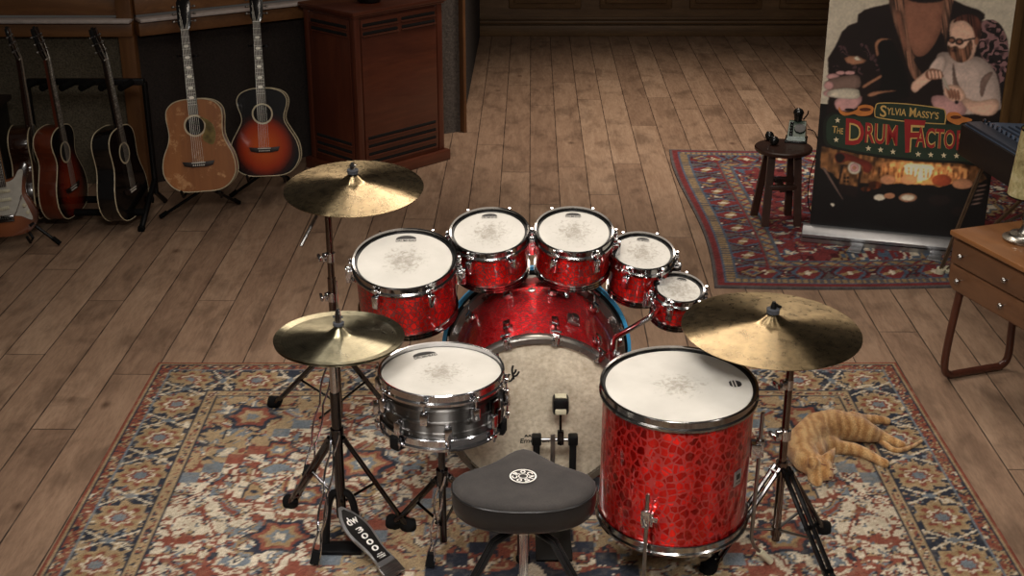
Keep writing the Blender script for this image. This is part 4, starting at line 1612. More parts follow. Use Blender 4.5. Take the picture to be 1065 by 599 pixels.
# ================================================================== GUITARS
wood('spruce_top', (120, 72, 38), (170, 110, 60), 1.0, 'y', 0.35, coat=0.4, ring=5)
wood('mahogany', (70, 28, 14), (112, 48, 24), 1.0, 'y', 0.3, coat=0.5)
wood('fretboard_wood', (30, 20, 15), (52, 36, 27), 1.0, 'y', 0.5)
wood('maple', (150, 110, 66), (188, 146, 96), 1.0, 'y', 0.4)
simple('guitar_black', (14, 12, 12), 0.18, 0, 0.1, coat=0.6)
simple('ivory_binding', (190, 176, 146), 0.4)
simple('pearl', (215, 208, 196), 0.25)
simple('tortoise', (116, 98, 52), 0.3, 0, 0.5, 22)
simple('pickguard_white', (178, 174, 164), 0.4)
simple('bridge_wood', (30, 18, 14), 0.5)
simple('string_steel', (165, 160, 150), 0.35, 0.9)


def burst(name, stops, cx, cy, sx_, sy_):
    t = NT(name)
    v = t.coord()
    sp = t.n('ShaderNodeSeparateXYZ'); t.l(v, sp.inputs[0])
    x = t.math('DIVIDE', t.math('SUBTRACT', sp.outputs[0], cx), sx_); y = t.math('DIVIDE', t.math('SUBTRACT', sp.outputs[1], cy), sy_)
    r = t.math('SQRT', t.math('ADD', t.math('MULTIPLY', x, x), t.math('MULTIPLY', y, y)))
    n_ = t.noise(t.coord(scale=(1, 0.1, 1)), 30, 3)
    r = t.math('ADD', r, t.math('MULTIPLY', t.math('SUBTRACT', n_, 0.5), 0.08))
    t.l(t.ramp(r, stops), t.b.inputs['Base Color'])
    t.b.inputs['Roughness'].default_value = 0.25
    t.b.inputs['Coat Weight'].default_value = 0.6
    return t.m


burst('sunburst_red', [(0.2, (196, 84, 24)), (0.62, (160, 50, 14)), (0.86, (50, 14, 8)), (1.0, (12, 8, 8))], 0, 0.17, 0.19, 0.20)
burst('sunburst_dark', [(0.2, (150, 50, 24)), (0.62, (104, 28, 14)), (0.85, (40, 12, 8)), (1.0, (12, 8, 8))], 0, 0.17, 0.18, 0.24)
burst('sunburst_brown', [(0.3, (140, 80, 42)), (0.7, (104, 54, 28)), (0.95, (40, 20, 12))], 0, 0.16, 0.18, 0.26)

DREAD = [(0.0, 0.0), (0.09, 0.003), (0.15, 0.03), (0.19, 0.085), (0.197, 0.14), (0.185, 0.2), (0.158, 0.26), (0.145, 0.31), (0.147, 0.36), (0.152, 0.41), (0.143, 0.455), (0.11, 0.487), (0.06, 0.502), (0.0, 0.505)]
ROUND = [(0.0, 0.0), (0.09, 0.003), (0.15, 0.028), (0.19, 0.085), (0.196, 0.14), (0.182, 0.2), (0.148, 0.26), (0.122, 0.31), (0.122, 0.35), (0.138, 0.40), (0.14, 0.44), (0.115, 0.475), (0.06, 0.496), (0.0, 0.50)]


def outline(half, s=1.0, n=5):
    p = catmull([(x, y, 0) for x, y in half], n)
    r = [(q.x * s, q.y) for q in p]
    return r + [(-x, y) for x, y in r[-2:0:-1]]


def acoustic(name, label, mat4, half, top_mat, side_mat, pick=None, rosette_m='ivory_binding', depth=0.105, group=None):
    """local x across, y up the neck, z out of the front; origin at the lower bout"""
    g = thing(name, label, 'guitar', group=group)
    g.matrix_world = mat4
    ol = outline(half)
    b = MB(); b.prism(ol, -depth, -0.003, bevel=0.005); b.build('body', side_mat, g)
    b = MB(); b.prism([(x * 0.985, 0.003 + y * 0.988) for x, y in ol], -0.003, 0.0015); b.build('soundboard', top_mat, g)
    b = MB(); b.tube([(x, y, -0.001) for x, y in ol], 0.0032, 6, closed=True); b.tube([(x, y, -depth + 0.002) for x, y in ol], 0.003, 6, closed=True); b.build('binding', 'ivory_binding', g)
    ytop = half[-1][1]
    hy = ytop - 0.145
    b = MB(); b.prism([(0.050 * math.cos(2 * PI * i / 40), hy + 0.050 * math.sin(2 * PI * i / 40)) for i in range(40)], 0.0012, 0.0022); sh = b.build('sound_hole', 'slot_black', g)
    b = MB(); b.lathe([(0.051, 0.0015), (0.060, 0.0015), (0.060, 0.003), (0.051, 0.003)], 48, Matrix.Translation((0, hy, 0)), closed=True); b.build('rosette', rosette_m, sh)
    # bridge, flared ends
    by = 0.155
    b = MB(); b.prism([(-0.078, by - 0.012), (-0.04, by - 0.020), (0.04, by - 0.020), (0.078, by - 0.012), (0.088, by + 0.012), (0.045, by + 0.008), (-0.045, by + 0.008), (-0.088, by + 0.012)], 0.0015, 0.011, bevel=0.002)
    br = b.build('bridge', 'bridge_wood', g)
    b = MB()
    b.box((0, by + 0.004, 0.012), (0.075, 0.004, 0.006))
    for i in range(6):
        b.lathe([(0.0005, 0.011), (0.0035, 0.011), (0.0035, 0.015), (0.0005, 0.016)], 8, Matrix.Translation((-0.028 + i * 0.0112, by - 0.010, 0)))
    b.build('saddle', 'pearl', br)
    if pick == 'gold':
        pp = catmull([(0.030, hy + 0.046, 0), (0.060, hy + 0.036, 0), (0.098, hy + 0.0, 0), (0.108, hy - 0.055, 0), (0.090, hy - 0.105, 0), (0.058, hy - 0.098, 0), (0.034, hy - 0.07, 0), (0.050, hy - 0.03, 0), (0.058, hy + 0.01, 0)], 4, closed=True)
        b = MB(); b.prism([(p.x, p.y) for p in pp], 0.0015, 0.0035); b.build('pickguard', 'tortoise', g)
    # neck, fretboard, head
    yh = ytop + 0.37
    b = MB(); b.prism([(-0.027, hy + 0.06), (0.027, hy + 0.06), (0.0215, yh), (-0.0215, yh)], 0.0, 0.008, bevel=0.001); fb = b.build('fretboard', 'fretboard_wood', g)
    b = MB()
    for k_ in range(17):
        y = yh - 0.64 * (1 - 2 ** (-(k_ + 1) / 12))
        if y > hy + 0.062:
            b.box((0, y, 0.0085), (0.046, 0.0022, 0.0015))
    b.build('frets', 'string_steel', fb)
    for k_ in (3, 5, 7, 9, 12, 15):
        y = yh - 0.64 * (1 - 2 ** (-(k_ - 0.5) / 12))
        w = 0.030 if pick or top_mat == 'sunburst_red' else 0.009
        if y > hy + 0.062:
            b = MB()
            b.prism([(-w / 2, y), (-w / 4, y + 0.007), (w / 4, y + 0.007), (w / 2, y), (w / 4, y - 0.007), (-w / 4, y - 0.007)], 0.008, 0.0092)
            b.build('inlay', 'pearl', fb)
    b = MB()
    ring = [(0.026, -0.0), (0.022, -0.018), (0, -0.026), (-0.022, -0.018), (-0.026, 0.0)]
    n5 = len(ring)
    vs = []
    for y, s in ((ytop - 0.01, 1.0), (yh + 0.01, 0.82)):
        vs += [(x * s, y, z * s) for x, z in ring]
    b.verts_faces(vs, [(i, i + 1, n5 + i + 1, n5 + i) for i in range(n5 - 1)] + [(n5 - 1, 0, n5, 2 * n5 - 1), tuple(range(n5)), tuple(range(n5, 2 * n5))])
    nk = b.build('neck', side_mat, g)
    Mh = Matrix.Translation((0, yh, 0.0)) @ Matrix.Rotation(math.radians(-12), 4, 'X')
    b = MB(); b.prism([(-0.022, 0.0), (0.022, 0.0), (0.036, 0.035), (0.038, 0.15), (0.030, 0.172), (0.012, 0.165), (0, 0.18), (-0.012, 0.165), (-0.030, 0.172), (-0.038, 0.15), (-0.036, 0.035)], -0.014, 0.002, Mh, bevel=0.002)
    hd = b.build('headstock', 'guitar_black', g)
    b = MB(); b.box((0, 0.0, 0.003), (0.044, 0.005, 0.006), Mh); b.build('nut', 'pearl', hd)
    for s in (-1, 1):
        for y in (0.05, 0.09, 0.13):
            b = MB()
            b.tube([Mh @ Vector((s * 0.036, y, -0.008)), Mh @ Vector((s * 0.048, y, -0.008))], 0.003, 8)
            b.sphere(Mh @ Vector((s * 0.056, y, -0.008)), 0.0095, (1, 0.7, 0.7))
            b.tube([Mh @ Vector((s * 0.022, y, 0.0)), Mh @ Vector((s * 0.022, y, 0.010))], 0.004, 8)
            b.build('tuning_peg', 'satin_steel', hd)
    b = MB()
    for i in range(6):
        x0 = -0.028 + 0.0112 * i
        b.tube([(x0, by - 0.002, 0.0145), (x0 * 0.62, yh, 0.010), (Mh @ Vector((math.copysign(0.022, x0), 0.06 + 0.03 * (i % 3), 0.008)))], 0.0006 + 0.0001 * (5 - i), 5)
    b.build('strings', 'string_steel', g)
    return g


def gmat(base, yaw, lean, roll):
    """base point of the body; yaw turns the face from the room's front towards +x; lean tips the neck back; roll tips it sideways"""
    R0 = Matrix(((1, 0, 0, 0), (0, 0, -1, 0), (0, 1, 0, 0), (0, 0, 0, 1)))      # x right, y up, z towards the viewer (-Y)
    return Matrix.Translation(base) @ Matrix.Rotation(yaw, 4, 'Z') @ Matrix.Rotation(-lean, 4, 'X') @ R0 @ Matrix.Rotation(roll, 4, 'Z')


rd = math.radians
gA = acoustic('acoustic_guitar', 'worn natural-top acoustic guitar with gold pickguard on a floor stand', gmat(AY(210, 199, 7.02), rd(4), rd(13), rd(3)), DREAD, 'spruce_top', 'mahogany', pick='gold')
gB = acoustic('acoustic_guitar', 'sunburst round-waisted acoustic guitar beside the wooden speaker cabinet', gmat(AY(277, 183, 7.36), rd(2), rd(13), rd(1.5)), ROUND, 'sunburst_red', 'guitar_black')
gC = acoustic('acoustic_guitar', 'small sunburst acoustic turned sideways in the middle of the guitar rack', gmat(AY(80, 222, 7.05), rd(84), rd(3.5), rd(0)), ROUND, 'sunburst_dark', 'mahogany')
gD = acoustic('acoustic_guitar', 'black acoustic guitar with white binding at the right end of the rack', gmat(AY(142, 224, 7.03), rd(80), rd(5), rd(0)), DREAD, 'guitar_black', 'guitar_black')
gE = acoustic('acoustic_guitar', 'orange brown guitar seen edge-on at the left end of the rack', gmat(AY(46, 222, 7.05), rd(100), rd(1), rd(0)), ROUND, 'sunburst_brown', 'sunburst_brown')

sp_t = MATS['spruce_top']
nt_ = sp_t.node_tree
bs_ = nt_.nodes['Principled BSDF']
src = bs_.inputs['Base Color'].links[0].from_socket
tcn = nt_.nodes.new('ShaderNodeTexCoord'); nzn = nt_.nodes.new('ShaderNodeTexNoise'); nzn.inputs['Scale'].default_value = 9; nzn.inputs['Detail'].default_value = 6; nzn.inputs['Roughness'].default_value = 0.7
rmp = nt_.nodes.new('ShaderNodeValToRGB'); rmp.color_ramp.elements[0].position = 0.54; rmp.color_ramp.elements[1].position = 0.6
mxn = nt_.nodes.new('ShaderNodeMix'); mxn.data_type = 'RGBA'
nt_.links.new(tcn.outputs['Object'], nzn.inputs['Vector']); nt_.links.new(nzn.outputs['Fac'], rmp.inputs[0]); nt_.links.new(rmp.outputs[0], mxn.inputs[0])
nt_.links.new(src, mxn.inputs[6]); mxn.inputs[7].default_value = lin((188, 138, 92)); nt_.links.new(mxn.outputs[2], bs_.inputs['Base Color'])

# electric guitar at the edge of the picture
eg = thing('electric_guitar', 'brown double-cutaway electric guitar with white pickguard on a low stand', 'guitar')
eg.matrix_world = gmat(AY(10, 246, 6.62), rd(14), rd(12), rd(3))
body = catmull([(p[0], p[1], 0) for p in [(0, 0), (0.09, 0.006), (0.145, 0.05), (0.16, 0.11), (0.14, 0.17), (0.118, 0.22), (0.128, 0.28), (0.150, 0.335), (0.145, 0.375), (0.115, 0.375), (0.08, 0.32), (0.04, 0.30), (-0.03, 0.305), (-0.07, 0.335), (-0.095, 0.41), (-0.13, 0.43), (-0.155, 0.40), (-0.15, 0.33), (-0.128, 0.26), (-0.13, 0.2), (-0.155, 0.14), (-0.16, 0.08), (-0.13, 0.03), (-0.07, 0.003)]], 4, closed=True)
b = MB(); b.prism([(p.x, p.y) for p in body], -0.045, 0.0, bevel=0.008); b.build('body', 'sunburst_brown', eg)
pgp = catmull([(p[0], p[1], 0) for p in [(0.02, 0.11), (0.075, 0.10), (0.13, 0.075), (0.115, 0.15), (0.098, 0.21), (0.108, 0.28), (0.122, 0.335), (0.10, 0.34), (0.07, 0.30), (0.03, 0.285), (-0.04, 0.29), (-0.06, 0.25), (-0.055, 0.13), (-0.02, 0.115)]], 4, closed=True)
b = MB(); b.prism([(p.x, p.y) for p in pgp], 0.0, 0.003); b.build('pickguard', 'pickguard_white', eg)
for y in (0.15, 0.195, 0.24):
    b = MB(); b.box((0, y, 0.006), (0.085, 0.018, 0.010), Matrix.Rotation(0.12 if y < 0.16 else 0, 4, 'Z'), bevel=0.004)
    for i in range(6):
        b.lathe([(0.0005, 0.010), (0.0026, 0.010), (0.0026, 0.012), (0.0005, 0.0122)], 8, Matrix.Translation((-0.026 + 0.0104 * i, y, 0)))
    b.build('pickup', 'cream_plastic', eg)
b = MB(); b.box((0, 0.095, 0.006), (0.08, 0.035, 0.012), bevel=0.003); b.build('bridge', 'dark_chrome', eg)
b = MB(); b.tube([(0.03, 0.09, 0.012), (0.06, 0.13, 0.026), (0.095, 0.20, 0.034)], 0.0028, 8); b.tube([(0.09, 0.19, 0.033), (0.10, 0.212, 0.035)], 0.005, 8); b.build('tremolo_arm', 'chrome', eg)
for x, y in ((0.10, 0.155), (0.112, 0.115)):
    b = MB(); b.lathe([(0.0005, 0.003), (0.011, 0.003), (0.009, 0.015), (0.0005, 0.016)], 16, Matrix.Translation((x, y, 0))); b.build('knob', 'cream_plastic', eg)
b = MB(); b.prism([(0.105, 0.05), (0.13, 0.062), (0.135, 0.05), (0.112, 0.036)], 0.0, 0.003); b.build('jack_plate', 'dark_chrome', eg)
b = MB(); b.prism([(-0.029, 0.27), (0.029, 0.27), (0.021, 0.74), (-0.021, 0.74)], -0.02, 0.008, bevel=0.003); nk = b.build('neck', 'maple', eg)
b = MB(); b.prism([(-0.028, 0.262), (0.028, 0.262), (0.0205, 0.74), (-0.0205, 0.74)], 0.008, 0.012); fb = b.build('fretboard', 'fretboard_wood', eg)
b = MB()
for k_ in range(20):
    b.box((0, 0.74 - 0.65 * (1 - 2 ** (-(k_ + 1) / 12)), 0.0125), (0.044, 0.002, 0.001))
b.build('frets', 'string_steel', fb)
b = MB(); b.prism([(-0.021, 0.74), (0.021, 0.74), (0.032, 0.78), (0.048, 0.80), (0.045, 0.84), (0.02, 0.92), (-0.03, 0.93), (-0.036, 0.80)], -0.014, 0.002, bevel=0.002); hd = b.build('headstock', 'maple', eg)
for i in range(6):
    b = MB(); b.sphere((-0.045, 0.79 + 0.023 * i, -0.006), 0.008, (1, 0.7, 0.7)); b.tube([(-0.045, 0.79 + 0.023 * i, -0.006), (-0.025, 0.79 + 0.023 * i, -0.004)], 0.003, 6); b.build('tuning_peg', 'satin_steel', hd)
b = MB()
for i in range(6):
    b.tube([(-0.026 + 0.0104 * i, 0.095, 0.0145), (-0.016 + 0.0064 * i, 0.745, 0.0145)], 0.0007, 5)
b.build('strings', 'string_steel', eg)


# ------------------------------------------------------------------ floor stands for guitars
def guitar_stand(label, g, feet, zyoke=0.02, back=None):
    o0 = g.matrix_world.translation
    s = thing('guitar_stand', label, 'guitar stand', (o0.x, o0.y + 0.08, 0))
    hub = Vector((0, 0.03, 0.20))
    for f in feet:
        fl = f - Vector(s.location)
        b = MB(); b.tube([hub, fl + Vector((0, 0, 0.012))], 0.009, 10)
        leg = b.build('leg', 'black_metal', s)
        b = MB(); d = (fl - hub).normalized(); b.tube([fl + Vector((0, 0, 0.014)) - d * 0.05, fl + Vector((0, 0, 0.014))], 0.013, 10); b.build('rubber_foot', 'black_rubber', leg)
    b = MB()
    b.tube([hub - Vector((0, 0, 0.02)), hub + Vector((0, 0.02, 0.1))], 0.014, 10)
    for k_ in (-1, 1):
        zz = o0.z - 0.02
        b.tube([hub, (k_ * 0.10, -0.02, zz - 0.01), (k_ * 0.105, -0.08, zz - 0.012), (k_ * 0.105, -0.115, zz + 0.03)], 0.008, 8)
    b.build('cradle', 'black_metal', s)
    nk_ = g.matrix_world @ Vector((0, 0.73, -0.06)) - Vector(s.location)
    b = MB(); b.tube([hub, nk_ + Vector((0, 0.01, 0))], 0.009, 10)
    for k_ in (-1, 1):
        b.tube([nk_ + Vector((0, 0.01, 0)), nk_ + Vector((k_ * 0.045, 0.0, 0.01)), nk_ + Vector((k_ * 0.05, -0.06, 0.02))], 0.007, 8)
    b.build('neck_support', 'black_metal', s)
    return s


guitar_stand('black tubular stand holding the worn natural-top acoustic guitar', gA, [G(167, 228), G(249, 213), G(205, 190)])
guitar_stand('black tubular stand holding the sunburst guitar beside the speaker cabinet', gB, [G(240, 206), G(300, 188), G(275, 175)])
guitar_stand('black tubular stand holding the electric guitar', eg, [G(63, 256), G(-40, 262), G(20, 235)])

# ------------------------------------------------------------------ multiple guitar rack
rk = thing('guitar_rack', 'black metal rack with padded bars holding three guitars against the wall', 'guitar rack', (-2.42, 7.15, 0))
xl, xr = AY(28, 84, 7.28).x + 2.42, AY(150, 84, 7.28).x + 2.42
zt = AY(90, 85, 7.28).z
b = MB(); b.box(((xl + xr) / 2, 0.13, zt), (xr - xl, 0.035, 0.035), bevel=0.004); b.build('upper_bar', 'black_metal', rk)
for i in range(6):
    x = xl + (xr - xl) * (0.04 + 0.165 * i)
    b = MB(); b.tube([(x + 0.02, 0.12, zt + 0.0), (x - 0.01, 0.0, zt - 0.005)], 0.019, 12); b.build('padded_arm', 'black_rubber', rk)
for x in (xl, xr):
    b = MB(); b.tube([(x, 0.13, zt), (x, 0.13, 0.12), (x, 0.30, 0.015)], 0.016, 10); b.build('upright', 'black_metal', rk)
    b = MB(); b.tube([(x, 0.14, 0.20), (x, -0.10, 0.09), (x - 0.01, -0.20, 0.012)], 0.016, 10); o = b.build('leg', 'black_metal', rk)
    b = MB(); b.tube([(x - 0.01, -0.19, 0.02), (x - 0.01, -0.21, 0.012)], 0.02, 10); b.build('rubber_foot', 'black_rubber', o)
for y, z in ((-0.12, 0.085), (0.06, 0.10)):
    b = MB(); b.tube([(xl, y, z), (xr, y, z)], 0.020, 12); b.build('lower_bar', 'black_rubber', rk)
# dark cabinet corner at the very edge
bx_ = AY(1, 130, 7.2)
kc = thing('amplifier', 'dark amplifier with wooden top just inside the picture edge', 'amplifier', (bx_.x - 0.29, 7.3, 0))
b = MB(); b.box((0, 0, 0.31), (0.5, 0.3, 0.60), bevel=0.012); b.build('case', 'black_paint', kc)
b = MB(); b.box((0, 0, 0.63), (0.54, 0.34, 0.03), bevel=0.006); b.build('top_board', 'bridge_wood', kc)
b = MB(); b.box((0, -0.155, 0.27), (0.43, 0.012, 0.44), bevel=0.004); b.build('grille', 'wall_cloth_dark', kc)
for i in range(4):
    b = MB(); b.lathe([(0.001, 0), (0.014, 0), (0.011, 0.016), (0.001, 0.017)], 14, Matrix.Translation((-0.15 + 0.1 * i, -0.152, 0.55)) @ Matrix.Rotation(PI / 2, 4, 'X')); b.build('knob', 'cream_plastic', kc)

# ================================================================== STOOL, TELEPHONE, SHAKERS
wood('stool_wood', (34, 18, 12), (60, 33, 22), 1.0, 'z', 0.42, coat=0.2)
s_c = AY(815, 152, 7.1)
stl = thing('wooden_stool', 'small dark round-topped wooden stool on the red rug', 'stool', (s_c.x, 7.1, 0.012))
SZT = s_c.z - 0.012
b = MB(); b.lathe([(0.001, SZT - 0.026), (0.150, SZT - 0.026), (0.157, SZT - 0.018), (0.158, SZT - 0.006), (0.152, SZT), (0.001, SZT)], 56); b.build('seat', 'stool_wood', stl)
for (x0, y0, x1, y1) in ((-0.070, -0.045, -0.088, -0.09), (0.070, -0.045, 0.092, -0.09), (-0.070, 0.05, -0.118, 0.10), (0.060, 0.07, 0.075, 0.10)):
    b = MB()
    d = Vector((x1 - x0, y1 - y0, -SZT + 0.026))
    vs = []
    for (cx_, cy_, z) in ((x0, y0, SZT - 0.02), (x1, y1, 0.0)):
        for ax, ay in ((-1, -1), (1, -1), (1, 1), (-1, 1)):
            vs.append((cx_ + ax * 0.020, cy_ + ay * 0.014, z))
    b.smooth = False
    b.verts_faces(vs, [(0, 1, 5, 4), (1, 2, 6, 5), (2, 3, 7, 6), (3, 0, 4, 7), (3, 2, 1, 0), (4, 5, 6, 7)])
    b.build('leg', 'stool_wood', stl)
zc_ = SZT * 0.50
b = MB(); b.box((0, 0.0, zc_ - 0.012), (0.036, 0.16, 0.026), Matrix.Rotation(0.0, 4, 'Z'), bevel=0.003)
b.box((0, -0.07, zc_), (0.15, 0.022, 0.03), bevel=0.003); b.box((-0.01, 0.08, zc_), (0.16, 0.022, 0.03), bevel=0.003); b.build('stretcher', 'stool_wood', stl)

simple('green_enamel', (62, 78, 66), 0.3, 0.1, 0.15, 20)
simple('bakelite', (20, 20, 19), 0.25, 0.0, 0.2, 30)
pz = s_c.z
tc = G(828, 146, pz)
tel = thing('telephone', 'old green and black desk telephone with upright handset on the stool', 'telephone', tc, (0, 0, rd(-14)))
b = MB()
b.verts_faces([(-0.055, -0.06, 0), (0.055, -0.06, 0), (0.055, 0.06, 0), (-0.055, 0.06, 0), (-0.048, -0.048, 0.035), (0.048, -0.048, 0.035), (0.045, 0.035, 0.10), (-0.045, 0.035, 0.10), (-0.046, 0.056, 0.10), (0.046, 0.056, 0.10)],
              [(0, 1, 5, 4), (4, 5, 6, 7), (7, 6, 9, 8), (3, 0, 4, 7, 8), (1, 2, 9, 6, 5), (2, 3, 8, 9), (3, 2, 1, 0)])
b.smooth = False
b.build('housing', 'green_enamel', tel, sharp=20)
b = MB(); b.box((0, 0, 0.006), (0.122, 0.13, 0.014), bevel=0.004); b.build('base', 'bakelite', tel)
b = MB()
for k_ in range(5):
    b.box((-0.030, -0.046 + 0.016 * k_, 0.044 + 0.0125 * k_), (0.020, 0.008, 0.012), Matrix(), bevel=0.002)
b.build('vents', 'bakelite', tel)
b = MB()
Md = Matrix.Translation((0.016, -0.008, 0.072)) @ Matrix.Rotation(rd(38), 4, 'X')
b.lathe([(0.001, 0.004), (0.030, 0.004), (0.032, 0.0), (0.032, -0.006), (0.001, -0.006)], 28, Md); b.build('dial', 'bakelite', tel)
b = MB()
b.tube([(0.0, 0.042, 0.10), (0.0, 0.048, 0.135)], [0.02, 0.026], 16)
b.sphere((0.0, 0.040, 0.148), 0.030, (1.0, 0.7, 0.9)); b.tube([(0.03, 0.05, 0.11), (0.05, 0.052, 0.14), (0.052, 0.05, 0.16)], 0.004, 6)
b.build('handset', 'bakelite', tel)
b = MB()
P_ = [Vector((0.056, 0.03, 0.06)), Vector((0.095, 0.02, 0.05)), Vector((0.125, 0.01, -0.02)), Vector((0.11, 0.0, -0.10)), Vector((0.09, -0.02, -0.22)), Vector((0.10, -0.05, -0.36)), Vector((0.16, -0.12, -tc.z + 0.017)), Vector((0.26, -0.13, -tc.z + 0.017))]
b.tube(catmull(P_, 6), 0.0028, 7); b.build('cord', 'black_rubber', tel)
for i, (px, py, lab) in enumerate(((800, 146, 'round black shaker on the stool, nearer the stool edge'), (805, 151, 'round black shaker on the stool, nearer the telephone'))):
    p = G(px, py, pz)
    o = thing('shaker', lab, 'shaker', p, group='black shakers on the stool')
    b = MB(); b.sphere((0, 0, 0.026), 0.026, (1, 0.9, 1.0)); b.build('shaker_head', 'bakelite', o)
    b = MB(); b.tube([(0, 0.01, 0.03), (-0.012, 0.02, 0.046)], [0.008, 0.006], 10); b.build('stub', 'bakelite', o)

# ================================================================== ROLL-UP POSTER
simple('print_cream', (206, 196, 176), 0.55, var=0.06, nscale=3)
simple('print_coat', (32, 22, 21), 0.5, var=0.5, nscale=26)
simple('print_lace', (112, 84, 84), 0.5, var=0.6, nscale=60)
simple('print_lace_dark', (64, 46, 48), 0.5, var=0.5, nscale=50)
simple('print_skin', (146, 100, 80), 0.5, var=0.3, nscale=8)
simple('print_skin_light', (224, 182, 158), 0.5, var=0.10, nscale=14)
simple('print_hair', (116, 84, 68), 0.5, var=0.3, nscale=30)
simple('print_brown_hair', (74, 44, 36), 0.5, var=0.25, nscale=40)
simple('print_beard', (132, 92, 72), 0.5, var=0.25, nscale=50)
simple('print_shirt', (200, 178, 166), 0.5, var=0.12, nscale=14)
simple('print_shadow', (128, 104, 94), 0.5, var=0.12, nscale=14)
simple('print_green', (38, 56, 42), 0.45, var=0.15, nscale=14)
simple('print_green_edge', (22, 28, 22), 0.45, var=0.1)
simple('print_gold', (214, 176, 104), 0.45, var=0.1)
simple('print_red', (160, 38, 40), 0.45, var=0.12, nscale=20)
simple('print_ribbon', (206, 126, 62), 0.45, var=0.15, nscale=20)
simple('print_ribbon_dark', (92, 46, 24), 0.45, var=0.15, nscale=20)
simple('print_wood', (142, 98, 62), 0.5, var=0.4, nscale=28)
simple('print_glow', (222, 150, 96), 0.5, var=0.25, nscale=24)
simple('print_bright', (252, 226, 186), 0.5, var=0.05)
simple('print_black', (14, 11, 13), 0.4, var=0.2)
simple('print_bronze', (168, 120, 92), 0.5, var=0.2, nscale=22)
simple('print_dim_red', (112, 44, 34), 0.5, var=0.25)
simple('print_pink', (196, 150, 146), 0.5, var=0.15)
simple('print_star', (232, 216, 176), 0.5, var=0.05)
PM = ['print_cream', 'print_coat', 'print_lace', 'print_lace_dark', 'print_skin', 'print_skin_light', 'print_hair', 'print_brown_hair', 'print_beard', 'print_shirt', 'print_shadow', 'print_green', 'print_green_edge',
      'print_gold', 'print_red', 'print_ribbon', 'print_ribbon_dark', 'print_wood', 'print_glow', 'print_bright', 'print_black', 'print_bronze', 'print_dim_red', 'print_pink', 'print_star', 'aluminium']
PI_ = {n: i for i, n in enumerate(PM)}
BL_ = Vector((1.605, 6.80, 0.012)); BRt = Vector((2.452, 6.545, 0.012))
bdir = (BRt - BL_).normalized(); bang = math.atan2(bdir.y, bdir.x)
bwid = (BRt - BL_).length
ban = thing('roll_up_poster', 'tall printed poster on a silver roll-up base standing on the red rug', 'poster', BL_, (0, 0, bang))
MBn = Matrix.Translation(BL_) @ Matrix.Rotation(bang, 4, 'Z'); MBi = MBn.inverted()
OFF = [0.0]


def bp(px, py, y):
    o_ = MBi @ Vector((0, 0, CAMH)); d = MBi.to_3x3() @ ray(px, py)
    s_ = (y - o_.y) / d.y
    return o_ + d * s_


ART = MB(); ART.smooth = False
LV = [0]


def art(pts, mat, mode, lift=1):
    """one flat printed patch; pts in the frames of the zoomed crops, laid on the poster's own plane"""
    LV[0] += lift
    y = -0.0006 - 0.00006 * LV[0]
    conv = {'p': (1, 0, 0), 'a': (1 / 4.953, 850, 0), 'b': (1 / 3.991, 840, 0), 'c': (1 / 6.265, 840, 90), 'd': (1 / 4.28, 840, 130)}[mode]
    if mode != 'c':
        paint([bp(conv[1] + x * conv[0], conv[2] + yy * conv[0], -0.0006) for x, yy in pts], mat)
        return
    vs = []
    for x, yy in pts:
        p = bp(conv[1] + x * conv[0], conv[2] + yy * conv[0], y)
        p.x = min(max(p.x, 0.003), bwid - 0.003)
        vs.append(p)
    ART.mi = PI_[mat]
    ART.verts_faces(vs, [list(range(len(vs)))])


def boxblur(m, k_):
    for ax in (0, 1):
        pad = [(0, 0), (0, 0)]; pad[ax] = (k_ + 1, k_)
        c = np.cumsum(np.pad(m, pad, mode='edge'), axis=ax)
        n_ = m.shape[ax]
        m = (np.take(c, range(2 * k_ + 1, 2 * k_ + 1 + n_), axis=ax) - np.take(c, range(0, n_), axis=ax)) / (2 * k_ + 1)
    return m


CELL = 0.0032
CZ0, CZ1 = 0.085, 1.98
NXP = int(bwid / CELL) + 1; NZP = int((CZ1 - CZ0) / CELL) + 1
PXX, PZZ = np.meshgrid(np.linspace(0, bwid, NXP), np.linspace(CZ0, CZ1, NZP))
PIC = np.zeros((NZP, NXP, 3)); PIC[:] = COLS['print_cream']
PIC[PZZ < 0.75] = COLS['print_black']
SOFT = {'print_skin', 'print_skin_light', 'print_shirt', 'print_cream', 'print_pink', 'print_bronze', 'print_dim_red', 'print_beard', 'print_wood', 'print_shadow'}


